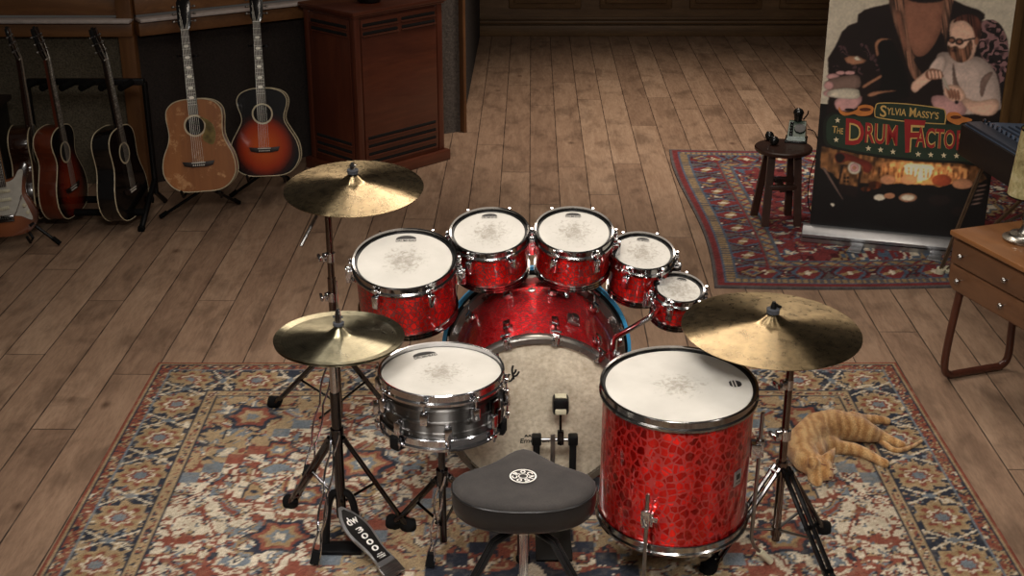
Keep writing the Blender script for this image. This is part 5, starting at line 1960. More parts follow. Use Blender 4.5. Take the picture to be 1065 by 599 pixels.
def paint(pts, mat):
    xs = np.array([q.x for q in pts]); zs = np.array([q.z for q in pts])
    inside = np.zeros(PXX.shape, bool)
    n_ = len(xs)
    for i_ in range(n_):
        x0, z0, x1, z1 = xs[i_], zs[i_], xs[(i_ + 1) % n_], zs[(i_ + 1) % n_]
        if z0 == z1:
            continue
        c = ((z0 > PZZ) != (z1 > PZZ)) & (PXX < (x1 - x0) * (PZZ - z0) / (z1 - z0) + x0)
        inside ^= c
    if not inside.any():
        return
    col = np.array(COLS[mat], float)
    size = math.sqrt(inside.sum())
    layer = np.ones(PXX.shape + (1,)) * col
    if mat in SOFT and size > 5:
        k_ = max(1, int(size * 0.16))
        sh_ = np.clip((boxblur(boxblur(inside.astype(float), k_), k_) - 0.35) * 2.0, 0, 1)
        lit_ = np.clip(0.5 + (boxblur(inside.astype(float), k_) - np.roll(np.roll(boxblur(inside.astype(float), k_), -k_, axis=0), -k_ // 2, axis=1)) * -0.9, 0, 1)
        layer = layer * (0.66 + 0.30 * sh_ + 0.20 * lit_)[..., None]
    if mat in ('print_hair', 'print_brown_hair', 'print_beard'):
        layer = layer * (0.45 + 1.0 * vnoise(PXX * 160 + PZZ * 40, PZZ * 14, 5))[..., None]
    if mat in ('print_lace', 'print_lace_dark'):
        wv = vnoise(PXX * 45, PZZ * 45, 8) * 9 + vnoise(PXX * 20, PZZ * 20, 9) * 12
        layer = layer * (0.35 + 0.95 * (np.sin(wv) > -0.1))[..., None]
    if mat in ('print_wood', 'print_glow', 'print_ribbon_dark'):
        layer = layer * (0.45 + 0.95 * vnoise(PXX * 70, PZZ * 40, 13))[..., None]
    al = boxblur(inside.astype(float), 1)[..., None]
    PIC[:] = PIC * (1 - al) + layer * al


def smoothp(pts, n=4):
    return [(p.x, p.y) for p in catmull([(x, y, 0) for x, y in pts], n, closed=True)]


def ell(cx, cy, rx, ry, n=24, rot=0.0):
    return [(cx + rx * math.cos(a) * math.cos(rot) - ry * math.sin(a) * math.sin(rot), cy + rx * math.cos(a) * math.sin(rot) + ry * math.sin(a) * math.cos(rot)) for a in [2 * PI * i / n for i in range(n)]]


ZB = 0.085
ZTOP = 1.98
# coat
art([(60, 500), (55, 300), (95, 235), (130, 160), (165, 130), (208, 115), (212, 75), (245, 50), (300, 35), (370, 20), (400, -6), (690, -6), (760, 28), (830, 50), (862, 72), (862, 95), (845, 110), (905, 103), (945, 130), (975, 190), (985, 260), (975, 380), (960, 500), (960, 620), (40, 620)], 'print_coat', 'a')
art(smoothp([(850, 112), (905, 105), (945, 132), (975, 195), (984, 260), (975, 370), (945, 440), (930, 380), (880, 330), (842, 280), (835, 180)]), 'print_lace', 'a')
for i in range(14):
    art(smoothp([(862 + 26 * (i % 4), 130 + 22 * i * 0.9), (884 + 26 * (i % 4), 122 + 20 * i), (880 + 26 * (i % 4), 146 + 20 * i), (868 + 26 * (i % 4), 150 + 20 * i)], 3), 'print_lace_dark', 'a', 0 if i else 1)
for i in range(26):
    x = 90 + (i * 37) % 230; y = 210 + (i * 53) % 170
    if x + y > 330:
        art(ell(x, y, 16, 9, 8, i), 'print_lace_dark', 'a', 0 if i else 1)
# chest and hair of the big figure
art(smoothp([(440, -20), (660, -20), (655, 60), (640, 150), (600, 235), (550, 288), (515, 292), (478, 250), (450, 180), (438, 90)]), 'print_skin', 'a')
art(smoothp([(466, -30), (660, -30), (640, 5), (560, 14), (480, 4)]), 'print_coat', 'a')
art(smoothp([(372, -20), (440, -20), (450, 60), (462, 150), (480, 240), (520, 330), (545, 400), (500, 410), (462, 330), (430, 220), (396, 120), (380, 60)]), 'print_hair', 'a')
art(smoothp([(405, 60), (432, 70), (445, 160), (465, 250), (450, 260), (425, 180)]), 'print_skin', 'a')
art(smoothp([(655, -20), (700, -20), (690, 60), (672, 160), (655, 240), (640, 170)]), 'print_hair', 'a')
art(smoothp([(500, 300), (560, 286), (600, 250), (640, 170), (660, 220), (640, 270), (590, 330), (560, 380), (520, 350)]), 'print_coat', 'a')
# seated dark figure with a cymbal arm, left
art(smoothp([(330, 200), (380, 205), (410, 260), (440, 330), (470, 430), (460, 520), (320, 520), (330, 400), (310, 300)]), 'print_black', 'a')
art(smoothp([(300, 262), (296, 225), (318, 200), (350, 196), (385, 205), (350, 206), (325, 215), (312, 240), (318, 280), (306, 290)]), 'print_bronze', 'a')
# white drums lower left
for (x, y, rx_, ry_, m_) in ((120, 375, 26, 11, 'print_pink'), (168, 375, 28, 12, 'print_pink'), (82, 394, 34, 16, 'print_pink'), (60, 438, 26, 24, 'print_cream'), (90, 480, 60, 22, 'print_pink'), (160, 470, 58, 18, 'print_cream'), (165, 490, 46, 26, 'print_pink')):
    art(ell(x, y, rx_, ry_), m_, 'a')
art(smoothp([(45, 425), (90, 400), (200, 385), (225, 420), (210, 455), (120, 455), (60, 465)]), 'print_shadow', 'a')
art(ell(60, 440, 26, 22), 'print_pink', 'a')
art([(138, 300), (165, 287), (210, 288), (255, 312), (240, 325), (190, 335), (150, 322)], 'print_bronze', 'a')
art([(185, 298), (205, 288), (230, 312), (200, 312)], 'print_cream', 'a')
art(smoothp([(235, 440), (300, 400), (330, 385), (330, 400), (280, 430), (240, 455)]), 'print_bronze', 'a')
art(smoothp([(255, 490), (290, 472), (370, 465), (410, 468), (330, 482), (280, 497)]), 'print_bronze', 'a')
art(smoothp([(110, 425), (140, 400), (215, 395), (225, 420), (190, 455), (130, 460)]), 'print_pink', 'b')
art(smoothp([(78, 390), (110, 370), (190, 368), (218, 390), (200, 410), (110, 405)]), 'print_cream', 'b')
# drummer in the foreground: shirt, arms, head
art(smoothp([(612, 300), (640, 268), (690, 272), (735, 300), (800, 290), (850, 300), (905, 350), (935, 420), (945, 520), (930, 570), (700, 590), (660, 520), (645, 440), (640, 380)]), 'print_shirt', 'a')
art(smoothp([(700, 320), (715, 400), (740, 470), (760, 560), (735, 560), (700, 440)]), 'print_shadow', 'a')
art(smoothp([(850, 400), (905, 370), (870, 440), (850, 500), (838, 470)]), 'print_shadow', 'a')
art(smoothp([(630, 285), (660, 300), (655, 360), (600, 400), (575, 350)]), 'print_shirt', 'a')
art(smoothp([(590, 350), (610, 372), (590, 410), (545, 445), (505, 478), (482, 455), (490, 425), (530, 390), (560, 365)]), 'print_skin_light', 'a')
art(smoothp([(560, 375), (590, 358), (640, 380), (648, 398), (610, 402), (575, 405)]), 'print_skin', 'a')
art(smoothp([(690, 110), (735, 92), (790, 95), (830, 130), (835, 190), (822, 240), (800, 300), (750, 318), (705, 300), (678, 255), (674, 225), (684, 200), (680, 160)]), 'print_skin_light', 'a')
art(smoothp([(700, 118), (716, 92), (750, 76), (800, 74), (838, 105), (846, 160), (836, 200), (815, 195), (806, 160), (790, 130), (760, 108), (725, 108)]), 'print_brown_hair', 'a')
art(smoothp([(672, 236), (690, 243), (715, 236), (735, 250), (760, 245), (790, 205), (800, 240), (785, 295), (745, 322), (706, 310), (680, 280)]), 'print_beard', 'a')
art(smoothp([(690, 262), (704, 254), (722, 262), (704, 268)], 3), 'print_brown_hair', 'a')
art(ell(820, 210, 12, 22), 'print_skin', 'a')
for (x, y) in ((692, 207), (732, 214)):
    art(ell(x, y, 21, 17), 'print_black', 'a'); art(ell(x, y, 15, 11), 'print_skin', 'a')
art([(752, 206), (815, 194), (815, 200), (752, 213)], 'print_black', 'a')
art([(672, 212), (690, 222), (668, 238)], 'print_skin_light', 'a')
# lower arm, hands, sticks, pink drum
art(smoothp([(515, 402), (560, 395), (640, 410), (660, 450), (640, 480), (560, 480), (520, 440)]), 'print_pink', 'b')
art(smoothp([(640, 400), (700, 420), (780, 410), (795, 440), (770, 478), (700, 475), (650, 440)]), 'print_skin_light', 'b')
art([(360, 425), (365, 416), (565, 372), (568, 380)], 'print_coat', 'b')
art(smoothp([(490, 310), (510, 288), (550, 292), (560, 315), (540, 330), (500, 328)]), 'print_skin', 'b')
for i in range(4):
    art(smoothp([(498 + 15 * i, 298), (506 + 15 * i, 290), (514 + 15 * i, 318), (506 + 15 * i, 330)], 2), 'print_skin_light', 'b', 0 if i else 1)
art(smoothp([(566, 370), (590, 352), (630, 358), (656, 395), (640, 420), (600, 420), (575, 400)]), 'print_skin_light', 'b')
for i in range(4):
    art(smoothp([(576 + 14 * i, 372 + 3 * i), (584 + 14 * i, 366 + 3 * i), (596 + 12 * i, 400 + 3 * i), (588 + 12 * i, 408 + 3 * i)], 2), 'print_skin', 'b', 0 if i else 1)
art([(556, 322), (562, 320), (590, 372), (582, 374)], 'print_cream', 'b')
art(ell(618, 424, 8, 7), 'print_black', 'b')
# lower scene: warm room, drums, telephone
art([(60, 95), (740, 165), (800, 240), (760, 262), (660, 262), (640, 300), (560, 270), (400, 262), (300, 262), (150, 250), (55, 190)], 'print_wood', 'd')
art(smoothp([(330, 170), (420, 165), (620, 180), (720, 200), (690, 250), (600, 262), (480, 262), (360, 240)]), 'print_glow', 'd')
art(smoothp([(430, 178), (500, 175), (560, 185), (545, 230), (500, 250), (450, 235)]), 'print_bright', 'd')
for i in range(22):
    x = 250 + i * 22
    art([(x, 176 + i * 1.5), (x + 4, 176 + i * 1.5), (x + 6 - (i % 3) * 6, 236), (x + 2 - (i % 3) * 6, 236)], 'print_ribbon_dark', 'd', 0 if i else 1)
art([(45, 190), (110, 215), (160, 300), (240, 268), (330, 270), (420, 262), (520, 300), (640, 262), (760, 255), (800, 270), (790, 440), (30, 470)], 'print_black', 'd')
for (x, y, rx_, ry_, m_) in ((358, 243, 36, 22, 'print_bronze'), (300, 268, 30, 18, 'print_ribbon_dark'), (450, 243, 38, 22, 'print_bronze'), (597, 246, 44, 26, 'print_dim_red'), (690, 262, 48, 24, 'print_bronze'), (320, 322, 28, 15, 'print_cream'), (365, 315, 26, 14, 'print_bronze'), (446, 323, 42, 20, 'print_bronze'), (446, 323, 32, 14, 'print_cream'), (585, 335, 50, 24, 'print_coat'), (670, 385, 34, 22, 'print_coat'), (260, 285, 24, 12, 'print_ribbon_dark')):
    art(ell(x, y, rx_, ry_), m_, 'd')
for (x, y) in ((735, 350), (742, 330), (748, 310), (755, 290), (762, 270)):
    art(ell(x + 15, y, 26, 5, 14, -0.2), 'print_shadow', 'd')
art(smoothp([(100, 350), (112, 346), (122, 354), (112, 366)], 2), 'print_cream', 'd')
art([(60, 188), (80, 192), (120, 262), (160, 330), (155, 334), (112, 268), (70, 200)], 'print_shadow', 'd')
art([(150, 175), (240, 190), (232, 262), (214, 322), (205, 322), (140, 300), (136, 250)], 'print_coat', 'd')
art([(160, 180), (232, 195), (222, 275), (140, 262)], 'print_wood', 'd')
art(ell(208, 190, 30, 30), 'print_cream', 'd'); art(ell(208, 190, 20, 20), 'print_pink', 'd'); art(ell(208, 190, 8, 8), 'print_bronze', 'd')
for i in range(4):
    art(ell(165 + 14 * (i % 2), 235 + 16 * (i // 2), 5, 5, 8), 'print_black', 'd', 0 if i else 1)
art(smoothp([(122, 135), (140, 122), (180, 128), (230, 148), (275, 165), (288, 190), (270, 212), (248, 205), (240, 180), (190, 160), (165, 162), (140, 170), (124, 158)]), 'print_dim_red', 'd')
art(smoothp([(124, 138), (145, 126), (165, 140), (155, 162), (135, 165)]), 'print_coat', 'd')
# the printed picture: one flat sheet, fine mesh carrying the printed colours
glow = np.exp(-(((PXX - bp(957, 178, 0).x) / 0.16) ** 2 + ((PZZ - bp(957, 182, 0).z) / 0.085) ** 2))
mask_ = (PIC.sum(-1) > 150) & (PZZ < bp(957, 160, 0).z)
PIC += (glow * mask_)[..., None] * np.array([110, 70, 34])
tex = 0.90 + 0.18 * (0.5 * vnoise(PXX * 30, PZZ * 30, 21) + 0.5 * vnoise(PXX * 110, PZZ * 110, 22))
PIC = np.clip(PIC * tex[..., None], 4, 255)
PIC = np.clip((PIC - 20) * 1.12 + 14, 6, 255)
t = NT('poster_print')
at = t.n('ShaderNodeAttribute', attribute_name='ink')
nz_ = t.noise(t.coord(), 300, 2)
t.l(t.mix(0.15, at.outputs['Color'], t.ramp(nz_, [(0.3, (200, 200, 200)), (0.7, (255, 255, 255))]), 'MULTIPLY'), t.b.inputs['Base Color'])
t.b.inputs['Roughness'].default_value = 0.45
me = bpy.data.meshes.new('printed_picture')
idx = np.arange(NXP * NZP).reshape(NZP, NXP)
q = np.stack([idx[:-1, :-1], idx[:-1, 1:], idx[1:, 1:], idx[1:, :-1]], -1).reshape(-1, 4)
me.from_pydata(np.stack([PXX, np.full(PXX.shape, -0.0006), PZZ], -1).reshape(-1, 3).tolist(), [], q.tolist())
fl = PIC.reshape(-1, 3) / 255.0
l_ = np.where(fl <= 0.04045, fl / 12.92, ((fl + 0.055) / 1.055) ** 2.4)
att = me.color_attributes.new('ink', 'FLOAT_COLOR', 'POINT')
att.data.foreach_set('color', np.concatenate([l_, np.ones((len(l_), 1))], 1).astype(np.float32).ravel())
me.materials.append(M('poster_print'))
pic_o = bpy.data.objects.new('printed_picture', me); COL.objects.link(pic_o); pic_o.parent = ban
# sign board
art(smoothp([(100, 300), (108, 215), (160, 168), (240, 180), (440, 195), (640, 215), (900, 235), (1120, 260), (1130, 500), (980, 500), (800, 492), (600, 478), (400, 452), (240, 420), (150, 400), (110, 370)]), 'print_green_edge', 'c')
art(smoothp([(122, 300), (128, 225), (170, 184), (240, 190), (440, 206), (640, 226), (900, 246), (1110, 270), (1115, 482), (980, 484), (800, 476), (600, 460), (400, 434), (240, 404), (160, 384), (128, 355)]), 'print_green', 'c')
art(smoothp([(435, 180), (440, 130), (470, 105), (640, 110), (860, 138), (900, 165), (898, 235), (870, 246), (640, 230), (460, 206)]), 'print_gold', 'c')
art(smoothp([(441, 180), (446, 134), (474, 111), (640, 116), (858, 144), (893, 168), (891, 230), (868, 240), (640, 224), (464, 200)]), 'print_green', 'c')
# ribbons
art(smoothp([(205, 130), (225, 160), (270, 168), (320, 150), (330, 130), (370, 118), (415, 125), (430, 145), (415, 180), (370, 192), (330, 190), (300, 180), (240, 190), (205, 165)]), 'print_ribbon', 'c')
art(ell(375, 150, 38, 12), 'print_ribbon_dark', 'c'); art(ell(270, 150, 30, 8), 'print_coat', 'c')
art(smoothp([(905, 190), (925, 168), (980, 170), (1010, 195), (1065, 210), (1065, 225), (1010, 235), (980, 250), (930, 232), (908, 215)]), 'print_ribbon', 'c')
art(ell(965, 200, 36, 12), 'print_ribbon_dark', 'c')


def art_text(s, corners, front='print_gold', back=None, shear=0.0):
    """corners: lower left, lower right, upper right, upper left in crop c"""
    for off, mat in (((0.045, back), (0.014, front)) if back else ((0.012, front),)):
        v_, f_, _ = text_mesh(s, offset=off, shear=shear)
        LV[0] += 1
        y = -0.0006 - 0.00006 * LV[0]
        cs = [bp(840 + x / 6.265, 90 + yy / 6.265, y) for x, yy in corners]
        g_ = 0.02 if off > 0.03 else 0.0
        out = []
        for x, yy in v_:
            out.append(cs[0] * (1 - x) * (1 - yy) + cs[1] * x * (1 - yy) + cs[2] * x * yy + cs[3] * (1 - x) * yy)
        for o_ in out:
            o_.x = min(max(o_.x, 0.003), bwid - 0.003)
        ART.mi = PI_[mat]
        ART.verts_faces(out, f_)


art_text('S', ((470, 196), (512, 200), (516, 124), (474, 120)))
art_text('YLVIA', ((514, 182), (640, 192), (644, 146), (518, 136)))
art_text('M', ((662, 196), (704, 200), (708, 140), (666, 136)))
art_text("ASSY'S", ((706, 200), (852, 214), (857, 168), (710, 154)))
art_text('T', ((158, 300), (190, 304), (194, 258), (162, 256)))
art_text('HE', ((190, 305), (230, 311), (233, 272), (194, 268)))
art_text('D', ((245, 378), (366, 386), (372, 222), (250, 205)), 'print_red', 'print_gold')
art_text('RUM', ((372, 366), (584, 388), (590, 252), (378, 234)), 'print_red', 'print_gold')
art_text('F', ((636, 432), (722, 420), (770, 222), (630, 212)), 'print_red', 'print_gold')
art_text('ACTO', ((700, 396), (958, 412), (966, 284), (706, 260)), 'print_red', 'print_gold')
art_text('RY', ((968, 414), (1100, 424), (1108, 292), (974, 285)), 'print_red', 'print_gold')


def star(cx, cy, r):
    pts = []
    for i in range(10):
        a = -PI / 2 + PI * i / 5
        q = r if i % 2 == 0 else r * 0.42
        pts.append((cx + q * math.cos(a), cy + q * math.sin(a)))
    art(pts, 'print_star', 'c')


for (x, y) in ((195, 220), (186, 347), (396, 403), (475, 412), (556, 425), (720, 441), (802, 445), (887, 449), (970, 452)):
    star(x, y, 20)
art_o = ART.build('sign_lettering', PM, ban, recalc=False, sharp=0)
# make every patch face the viewer
me = art_o.data
bm_ = bmesh.new(); bm_.from_mesh(me)
for f in bm_.faces:
    f.normal_update()
    if f.normal.y > 0:
        f.normal_flip()
bm_.to_mesh(me); bm_.free()
b = MB(); b.box((bwid / 2, 0.001, (ZB + ZTOP) / 2), (bwid, 0.002, ZTOP - ZB)); b.build('backing', 'print_black', ban)
b = MB()
b.prism([(-0.05, 0.0), (0.05, 0.0), (0.058, 0.03), (0.04, 0.075), (0.012, 0.088), (-0.03, 0.08), (-0.056, 0.045)], -0.035, bwid + 0.035, Matrix(((0, 0, 1, 0), (1, 0, 0, 0), (0, 1, 0, 0), (0, 0, 0, 1))), bevel=0.004)
b.build('base_case', 'aluminium', ban)
b = MB(); b.box((bwid / 2, -0.056, 0.028), (bwid + 0.06, 0.004, 0.006)); b.build('base_groove', 'dark_chrome', ban)
for x in (0.26, bwid - 0.22):
    b = MB(); b.prism([(x - 0.03, -0.04), (x + 0.03, -0.04), (x + 0.02, -0.16), (x - 0.05, -0.15)], 0.001, 0.008, bevel=0.001); b.build('foot', 'aluminium', ban)
b = MB(); b.tube([(0, 0.002, ZTOP), (bwid, 0.002, ZTOP)], 0.012, 10); b.build('top_rail', 'aluminium', ban)
b = MB(); b.tube([(bwid / 2, 0.03, 0.08), (bwid / 2, 0.03, ZTOP)], 0.008, 8); b.build('support_pole', 'aluminium', ban)

# ================================================================== AUTOHARP ON ITS STAND
simple('harp_black', (30, 27, 27), 0.45, 0, 0.1)
simple('harp_blue', (92, 108, 132), 0.42, 0.2, 0.08)
simple('harp_bar', (58, 66, 80), 0.4, 0.2, 0.1)
simple('tan_metal', (120, 104, 86), 0.35, 0.7, 0.15)
hzt = 0.80
h0 = G(1000, 128, hzt); h1 = G(1064, 166, hzt)
hd_ = (h1 - h0); hd_.z = 0
ha = math.atan2(hd_.y, hd_.x)
hp = thing('autoharp', 'black cased stringed instrument with blue grey ridged top behind the lamp', 'instrument', (h0.x, h0.y, 0), (0, 0, ha))
HLn = 0.74; HW = 0.50; HT = 0.155
b = MB(); b.prism([(0, 0), (HLn, 0), (HLn, HW), (0.10, HW), (0, HW * 0.35)], hzt - HT, hzt - 0.006, bevel=0.003); b.build('case', 'harp_black', hp)
b = MB(); b.prism([(0.012, 0.012), (HLn - 0.012, 0.012), (HLn - 0.012, HW - 0.012), (0.105, HW - 0.012), (0.012, HW * 0.35)], hzt - 0.006, hzt, bevel=0.001); tp = b.build('top_plate', 'harp_blue', hp)
b = MB()
b.box((HLn / 2, 0.05, hzt + 0.006), (HLn - 0.05, 0.075, 0.014), bevel=0.003); b.build('pin_block', 'harp_bar', tp)
b = MB()
for i in range(9):
    y = 0.15 + 0.036 * i
    b.box((HLn / 2 + 0.04, y, hzt + 0.005), (HLn - 0.14, 0.006, 0.008))
b.build('chord_bars', 'harp_bar', tp)
for i in range(9):
    b = MB(); x = 0.03 + i * 0.045; b.tube([(x, 0.10, hzt), (x, 0.10, hzt + 0.022)], 0.006, 8); b.tube([(x, 0.10, hzt + 0.022), (x + 0.01, 0.10, hzt + 0.022)], 0.005, 8); b.build('tuning_pin', 'chrome', tp)
hst = thing('keyboard_stand', 'thin crossed tubular stand under the black and blue instrument', 'stand', (h0.x + hd_.x * 0.5, h0.y + hd_.y * 0.5, 0))
O_ = Vector(hst.location)
ft1 = G(977, 284, 0.012); tp1 = AY(1022, 168, ft1.y - 0.02)
u_ = Vector((math.cos(ha), math.sin(ha), 0)); w_ = Vector((-math.sin(ha), math.cos(ha), 0))
for off in (0.0, 0.035):
    pass
A0 = Vector((h0.x, h0.y, 0)) + u_ * 0.06 + w_ * 0.10
# leg A: from the foot at left up to the case; leg B crosses behind it
tA = Vector((h0.x, h0.y, hzt - HT)) + u_ * 0.16 + w_ * 0.06
tB = Vector((h0.x, h0.y, hzt - HT)) + u_ * 0.55 + w_ * 0.36
fB = G(1004, 250, 0.012)
for (f0, t0) in ((ft1, tA), (fB, tB), (fB + u_ * 0.42 - w_ * 0.3, tB - w_ * 0.25), (ft1 + u_ * 0.65 + w_ * 0.1, tA + u_ * 0.4 + w_ * 0.05)):
    b = MB()
    d = (t0 - f0).normalized(); s_ = d.cross(Vector((0, 0, 1))).normalized() * 0.008
    b.tube([f0 - O_ + s_, t0 - O_ + s_], 0.0055, 10); b.tube([f0 - O_ - s_, t0 - O_ - s_], 0.0055, 10)
    leg = b.build('leg', 'tan_metal', hst)
    b = MB(); b.tube([f0 - O_ - Vector((0, 0, 0.010)), f0 - O_ + d * 0.03], 0.022, 10); b.build('rubber_foot', 'cream_plastic', leg)
b = MB(); b.tube([tA - O_ + Vector((0, 0, -0.012)), tB - O_ + Vector((0, 0, -0.012))], 0.011, 8); b.tube([tA + w_ * 0.30 - O_ + Vector((0, 0, -0.012)), tB - w_ * 0.25 - O_ + Vector((0, 0, -0.012))], 0.011, 8); b.build('top_bar', 'tan_metal', hst)

# ================================================================== DESK
wood('desk_wood', (122, 78, 44), (168, 116, 70), 1.0, 'x', 0.36, coat=0.3, ring=7)
wood('desk_front', (86, 56, 36), (124, 86, 58), 1.0, 'x', 0.42, coat=0.2, ring=8)
wood('desk_leg_wood', (58, 28, 18), (92, 48, 32), 1.0, 'z', 0.36, coat=0.3)
dk0 = G(991, 239, 0.67)
da = math.atan2(-0.943, 0.331)
DL, DD, DH0, DH1 = 0.80, 0.30, 0.39, 0.67
# local x runs along the drawer fronts (towards the viewer), local y to the back of the desk
dk = thing('writing_desk', 'low brown wooden desk with two drawers and bent wooden legs', 'desk', (dk0.x, dk0.y, 0), (0, 0, da))
hgt = DH1 - 0.16 - 0.13
zlo = AY(985, 296, dk0.y).z
zlo = 0.42


def rrect(x0, x1, z0, z1, r=0.05, rt=0.005):
    out = []
    for cx_, cz_, a0, rr in ((x0, z0, PI, r), (x1, z0, 1.5 * PI, r), (x1, z1, 0, rt), (x0, z1, 0.5 * PI, rt)):
        sx_ = 1 if cx_ == x0 else -1; sz_ = 1 if cz_ == z0 else -1
        for k_ in range(6):
            a = a0 + PI / 2 * k_ / 5
            out.append((cx_ + sx_ * rr + rr * math.cos(a), cz_ + sz_ * rr + rr * math.sin(a)))
    return out


MY = Matrix(((1, 0, 0, 0), (0, 0, 1, 0), (0, 1, 0, 0), (0, 0, 0, 1)))    # prism plane xz, extrude along y
DW = 0.34
b = MB(); b.prism(rrect(0.0, DL, zlo, DH1 - 0.02, 0.05), 0.01, DW, MY, bevel=0.004); b.build('carcass', 'desk_front', dk)
b = MB(); b.box((DL / 2, DW / 2, DH1 - 0.01), (DL + 0.01, DW + 0.02, 0.022), bevel=0.005); b.build('desk_top', 'desk_wood', dk)
b = MB(); b.prism(rrect(-0.028, 0.0, zlo + 0.03, DH1 - 0.035, 0.012), 0.03, DW - 0.01, MY, bevel=0.003); b.build('end_lip', 'desk_leg_wood', dk)
zm = (zlo + DH1 - 0.02) / 2
for z0, z1 in ((zlo + 0.012, zm - 0.004), (zm + 0.004, DH1 - 0.034)):
    b = MB(); b.prism(rrect(0.02, DL - 0.02, z0, z1, 0.035 if z0 < zm - 0.05 else 0.006), -0.004, 0.012, MY, bevel=0.003); dr = b.build('drawer', 'desk_front', dk)
    for x in (0.09, 0.36, 0.68):
        if x == 0.68:
            continue
        b = MB(); b.lathe([(0.0005, 0.026), (0.008, 0.025), (0.012, 0.019), (0.009, 0.012), (0.004, 0.008), (0.004, 0.0), (0.0005, 0.0)], 16, Matrix.Translation((x, -0.004, (z0 + z1) / 2)) @ Matrix.Rotation(PI / 2, 4, 'X')); b.build('knob', 'satin_steel', dr)
# bent wood loops under each end
Lw = lambda v: (v - Vector((dk0.x, dk0.y, 0)))
Rinv = Matrix.Rotation(-da, 4, 'Z')
fA = Rinv @ Lw(G(980, 391, 0.02)); fB_ = Rinv @ Lw(G(1046, 379, 0.02))
for dx in (0.0, 0.56):
    p = [Vector((0.06, 0.03, zlo + 0.01)), Vector((fA.x * 0.6 + 0.02, fA.y * 0.6 + 0.01, 0.2)), Vector((fA.x, fA.y + 0.005, 0.06)), Vector((fA.x, fA.y + 0.035, 0.022)), Vector((fA.x, fA.y + 0.08, 0.02)),
         Vector((fA.x, DW - 0.06, 0.02)), Vector((fA.x, DW - 0.02, 0.022)), Vector((fA.x, DW + 0.012, 0.06)), Vector((fA.x * 0.6 + 0.02, DW - 0.0, 0.2)), Vector((0.06, DW - 0.03, zlo + 0.01))]
    p = [q + Vector((dx, 0, 0)) for q in p]
    b = MB(); b.tube(catmull(p, 4), 0.0165, 12); b.build('leg', 'desk_leg_wood', dk)
cordp = [G(1052, 400, 0.008), G(1046, 425, 0.006), G(1052, 450, 0.006)]

# lamp
simple('brushed_nickel', (168, 164, 156), 0.28, 1.0, 0.1)
t = NT('shade_paper')
v = t.coord()
n1 = t.noise(v, 26, 5, 0.7, 0.8); n2 = t.noise(v, 8, 3)
f = t.math('ADD', t.math('MULTIPLY', n1, 0.6), t.math('MULTIPLY', n2, 0.4))
t.l(t.ramp(f, [(0.36, (112, 96, 58)), (0.52, (182, 166, 118)), (0.66, (214, 200, 158))]), t.b.inputs['Base Color'])
t.b.inputs['Roughness'].default_value = 0.8
t.b.inputs['Subsurface Weight'].default_value = 0.1
lc = G(1065, 249, DH1 + 0.003)
lp = thing('table_lamp', 'table lamp with mottled parchment shade and steel base on the desk', 'lamp', lc)
b = MB(); b.lathe([(0.001, 0.0), (0.082, 0.0), (0.084, 0.008), (0.068, 0.014), (0.060, 0.020), (0.058, 0.026), (0.030, 0.032), (0.018, 0.05), (0.014, 0.07), (0.022, 0.085), (0.016, 0.10), (0.011, 0.13), (0.009, 0.21), (0.001, 0.21)], 48); b.build('base', 'brushed_nickel', lp)
s0 = AY(1068, 203, lc.y).z - lc.z; s1 = AY(1068, 135, lc.y).z - lc.z
b = MB(); b.lathe([(0.088, s0), (0.070, s1), (0.068, s1), (0.086, s0)], 56, closed=True); sd = b.build('lamp_shade', 'shade_paper', lp)
b = MB(); b.lathe([(0.069, s1 - 0.002), (0.072, s1 - 0.002), (0.072, s1 + 0.004), (0.069, s1 + 0.004)], 56, closed=True); b.lathe([(0.087, s0 - 0.003), (0.090, s0 - 0.003), (0.090, s0 + 0.003), (0.087, s0 + 0.003)], 56, closed=True)
b.tube([(-0.07, 0, s1 - 0.01), (0.07, 0, s1 - 0.01)], 0.002, 6); b.tube([(0, -0.07, s1 - 0.01), (0, 0.07, s1 - 0.01)], 0.002, 6); b.build('shade_rim', 'dark_chrome', sd)
b = MB(); b.tube([(0, 0, 0.2), (0, 0, s1 - 0.005)], 0.007, 10); b.sphere((0, 0, (s0 + s1) / 2), 0.028); b.build('bulb_holder', 'brushed_nickel', lp)

# ================================================================== CAT
t = NT('ginger_fur')
v = t.coord()
w1 = t.n('ShaderNodeTexWave', wave_type='BANDS', bands_direction='X')
w1.inputs['Scale'].default_value = 9.0; w1.inputs['Distortion'].default_value = 6.0; w1.inputs['Detail'].default_value = 3.0; w1.inputs['Detail Scale'].default_value = 2.0
t.l(v, w1.inputs['Vector'])
n1 = t.noise(t.coord(scale=(1, 1, 1)), 170, 3, 0.7); n2 = t.noise(v, 14, 4, 0.6)
f = t.math('ADD', t.math('MULTIPLY', w1.outputs['Fac'], 0.32), t.math('MULTIPLY', n2, 0.68))
c = t.ramp(f, [(0.3, (176, 124, 68)), (0.5, (204, 154, 94)), (0.72, (222, 182, 124))])
c = t.mix(0.6, c, t.ramp(n1, [(0.3, (140, 130, 120)), (0.62, (255, 255, 255))]), 'MULTIPLY')
t.l(c, t.b.inputs['Base Color'])
t.b.inputs['Roughness'].default_value = 0.85
t.b.inputs['Sheen Weight'].default_value = 0.3
t.bump(n1, 0.7, 0.006)
simple('cat_nose', (120, 62, 52), 0.5)
simple('cat_ear', (170, 118, 88), 0.8)
co = G(868, 462, 0.0)
cat = thing('cat', 'ginger tabby cat asleep on its side on the patterned rug', 'cat', (co.x, co.y, 0.012))


def cp(px, py, z):
    return G(px, py, z) - Vector((co.x, co.y, 0.012))


CB_ = MB()


def blob(px, py, z, r, sx_=1, sy_=1, sz_=1):
    CB_.sphere(cp(px, py, z), r, (sx_, sy_, sz_), seg=20)


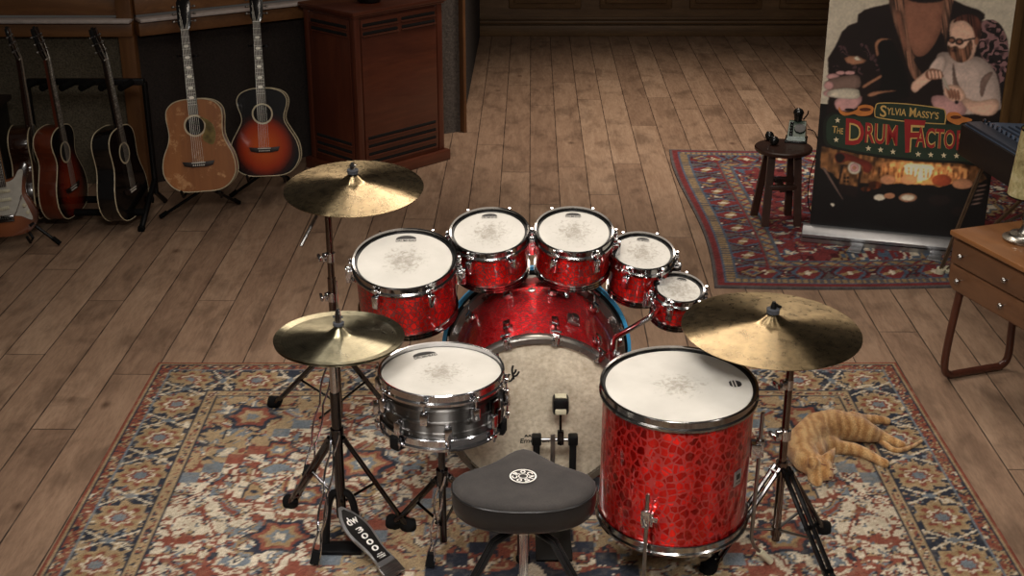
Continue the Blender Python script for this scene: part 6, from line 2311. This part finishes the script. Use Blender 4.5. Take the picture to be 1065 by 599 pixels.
def chain(lst, n=7):
    pts = [(cp(px, py, z), r) for px, py, z, r in lst]
    for (p, r), (q, s_) in zip(pts, pts[1:]):
        for k_ in range(n + 1):
            a = k_ / n
            CB_.sphere(p.lerp(q, a), r * (1 - a) + s_ * a, seg=16)


# curled trunk: rump at the right, back arched at the far left, shoulders and neck down to the head
chain([(893, 446, 0.062, 0.050), (880, 444, 0.066, 0.058), (866, 443, 0.070, 0.066), (850, 447, 0.070, 0.068), (839, 457, 0.066, 0.066), (834, 468, 0.062, 0.060), (838, 478, 0.058, 0.050), (847, 484, 0.054, 0.042)])
chain([(862, 455, 0.045, 0.045), (848, 462, 0.05, 0.05), (846, 472, 0.05, 0.045)])
# head, muzzle turned down to the right
chain([(850, 485, 0.052, 0.044), (854, 487, 0.050, 0.043), (858, 491, 0.046, 0.032), (861, 494, 0.042, 0.022)], 4)
blob(848, 490, 0.035, 0.03)
# hind legs: thigh, hock, paw
chain([(892, 446, 0.062, 0.050), (903, 450, 0.052, 0.040), (914, 453, 0.036, 0.026), (925, 457, 0.030, 0.019), (934, 461, 0.024, 0.017), (938, 463, 0.020, 0.018)])
chain([(886, 438, 0.045, 0.040), (898, 437, 0.030, 0.024), (910, 436, 0.028, 0.020), (918, 437, 0.026, 0.017), (923, 438, 0.022, 0.016)])
# front legs stretched out to the right
chain([(856, 462, 0.045, 0.042), (872, 465, 0.034, 0.028), (888, 467, 0.032, 0.025), (902, 472, 0.030, 0.021), (914, 479, 0.026, 0.018), (920, 482, 0.022, 0.020)])
chain([(846, 490, 0.02, 0.026), (846, 498, 0.02, 0.022), (850, 502, 0.018, 0.019)])
# ears
for (px, py, z, tx, ty, tz) in ((846, 481, 0.088, 841, 475, 0.112), (861, 477, 0.080, 869, 465, 0.092)):
    p = cp(px, py, z); q = cp(tx, ty, tz)
    for k_ in range(9):
        a = k_ / 8
        CB_.sphere(p.lerp(q, a), 0.021 * (1 - a) + 0.004, (1, 0.7, 1), seg=12)
cat_body = CB_.build('body', 'ginger_fur', cat)
md = cat_body.modifiers.new('fuse', 'REMESH'); md.mode = 'VOXEL'; md.voxel_size = 0.0055; md.use_smooth_shade = True
md = cat_body.modifiers.new('soft', 'SMOOTH'); md.factor = 0.6; md.iterations = 7
b = MB(); b.sphere(cp(863, 496, 0.042), 0.009, (1, 0.8, 0.8), seg=12); b.build('nose', 'cat_nose', cat)
for (px, py, z) in ((857, 483, 0.083), (866, 488, 0.070)):
    p = cp(px, py, z)
    b = MB(); b.tube([p + Vector((-0.010, 0.0, 0.002)), p + Vector((0, -0.003, 0)), p + Vector((0.009, 0.001, -0.003))], 0.0018, 6); b.build('closed_eye', 'cat_nose', cat)
# tail lying on the rug behind the hind paws
b = MB()
tl = [cp(900, 449, 0.03), cp(915, 458, 0.022), cp(930, 468, 0.018), cp(945, 466, 0.016), cp(958, 459, 0.014)]
tp_ = catmull(tl, 6)
b.tube(tp_, [0.015 - 0.009 * i / (len(tp_) - 1) for i in range(len(tp_))], 12); b.build('tail', 'ginger_fur', cat)
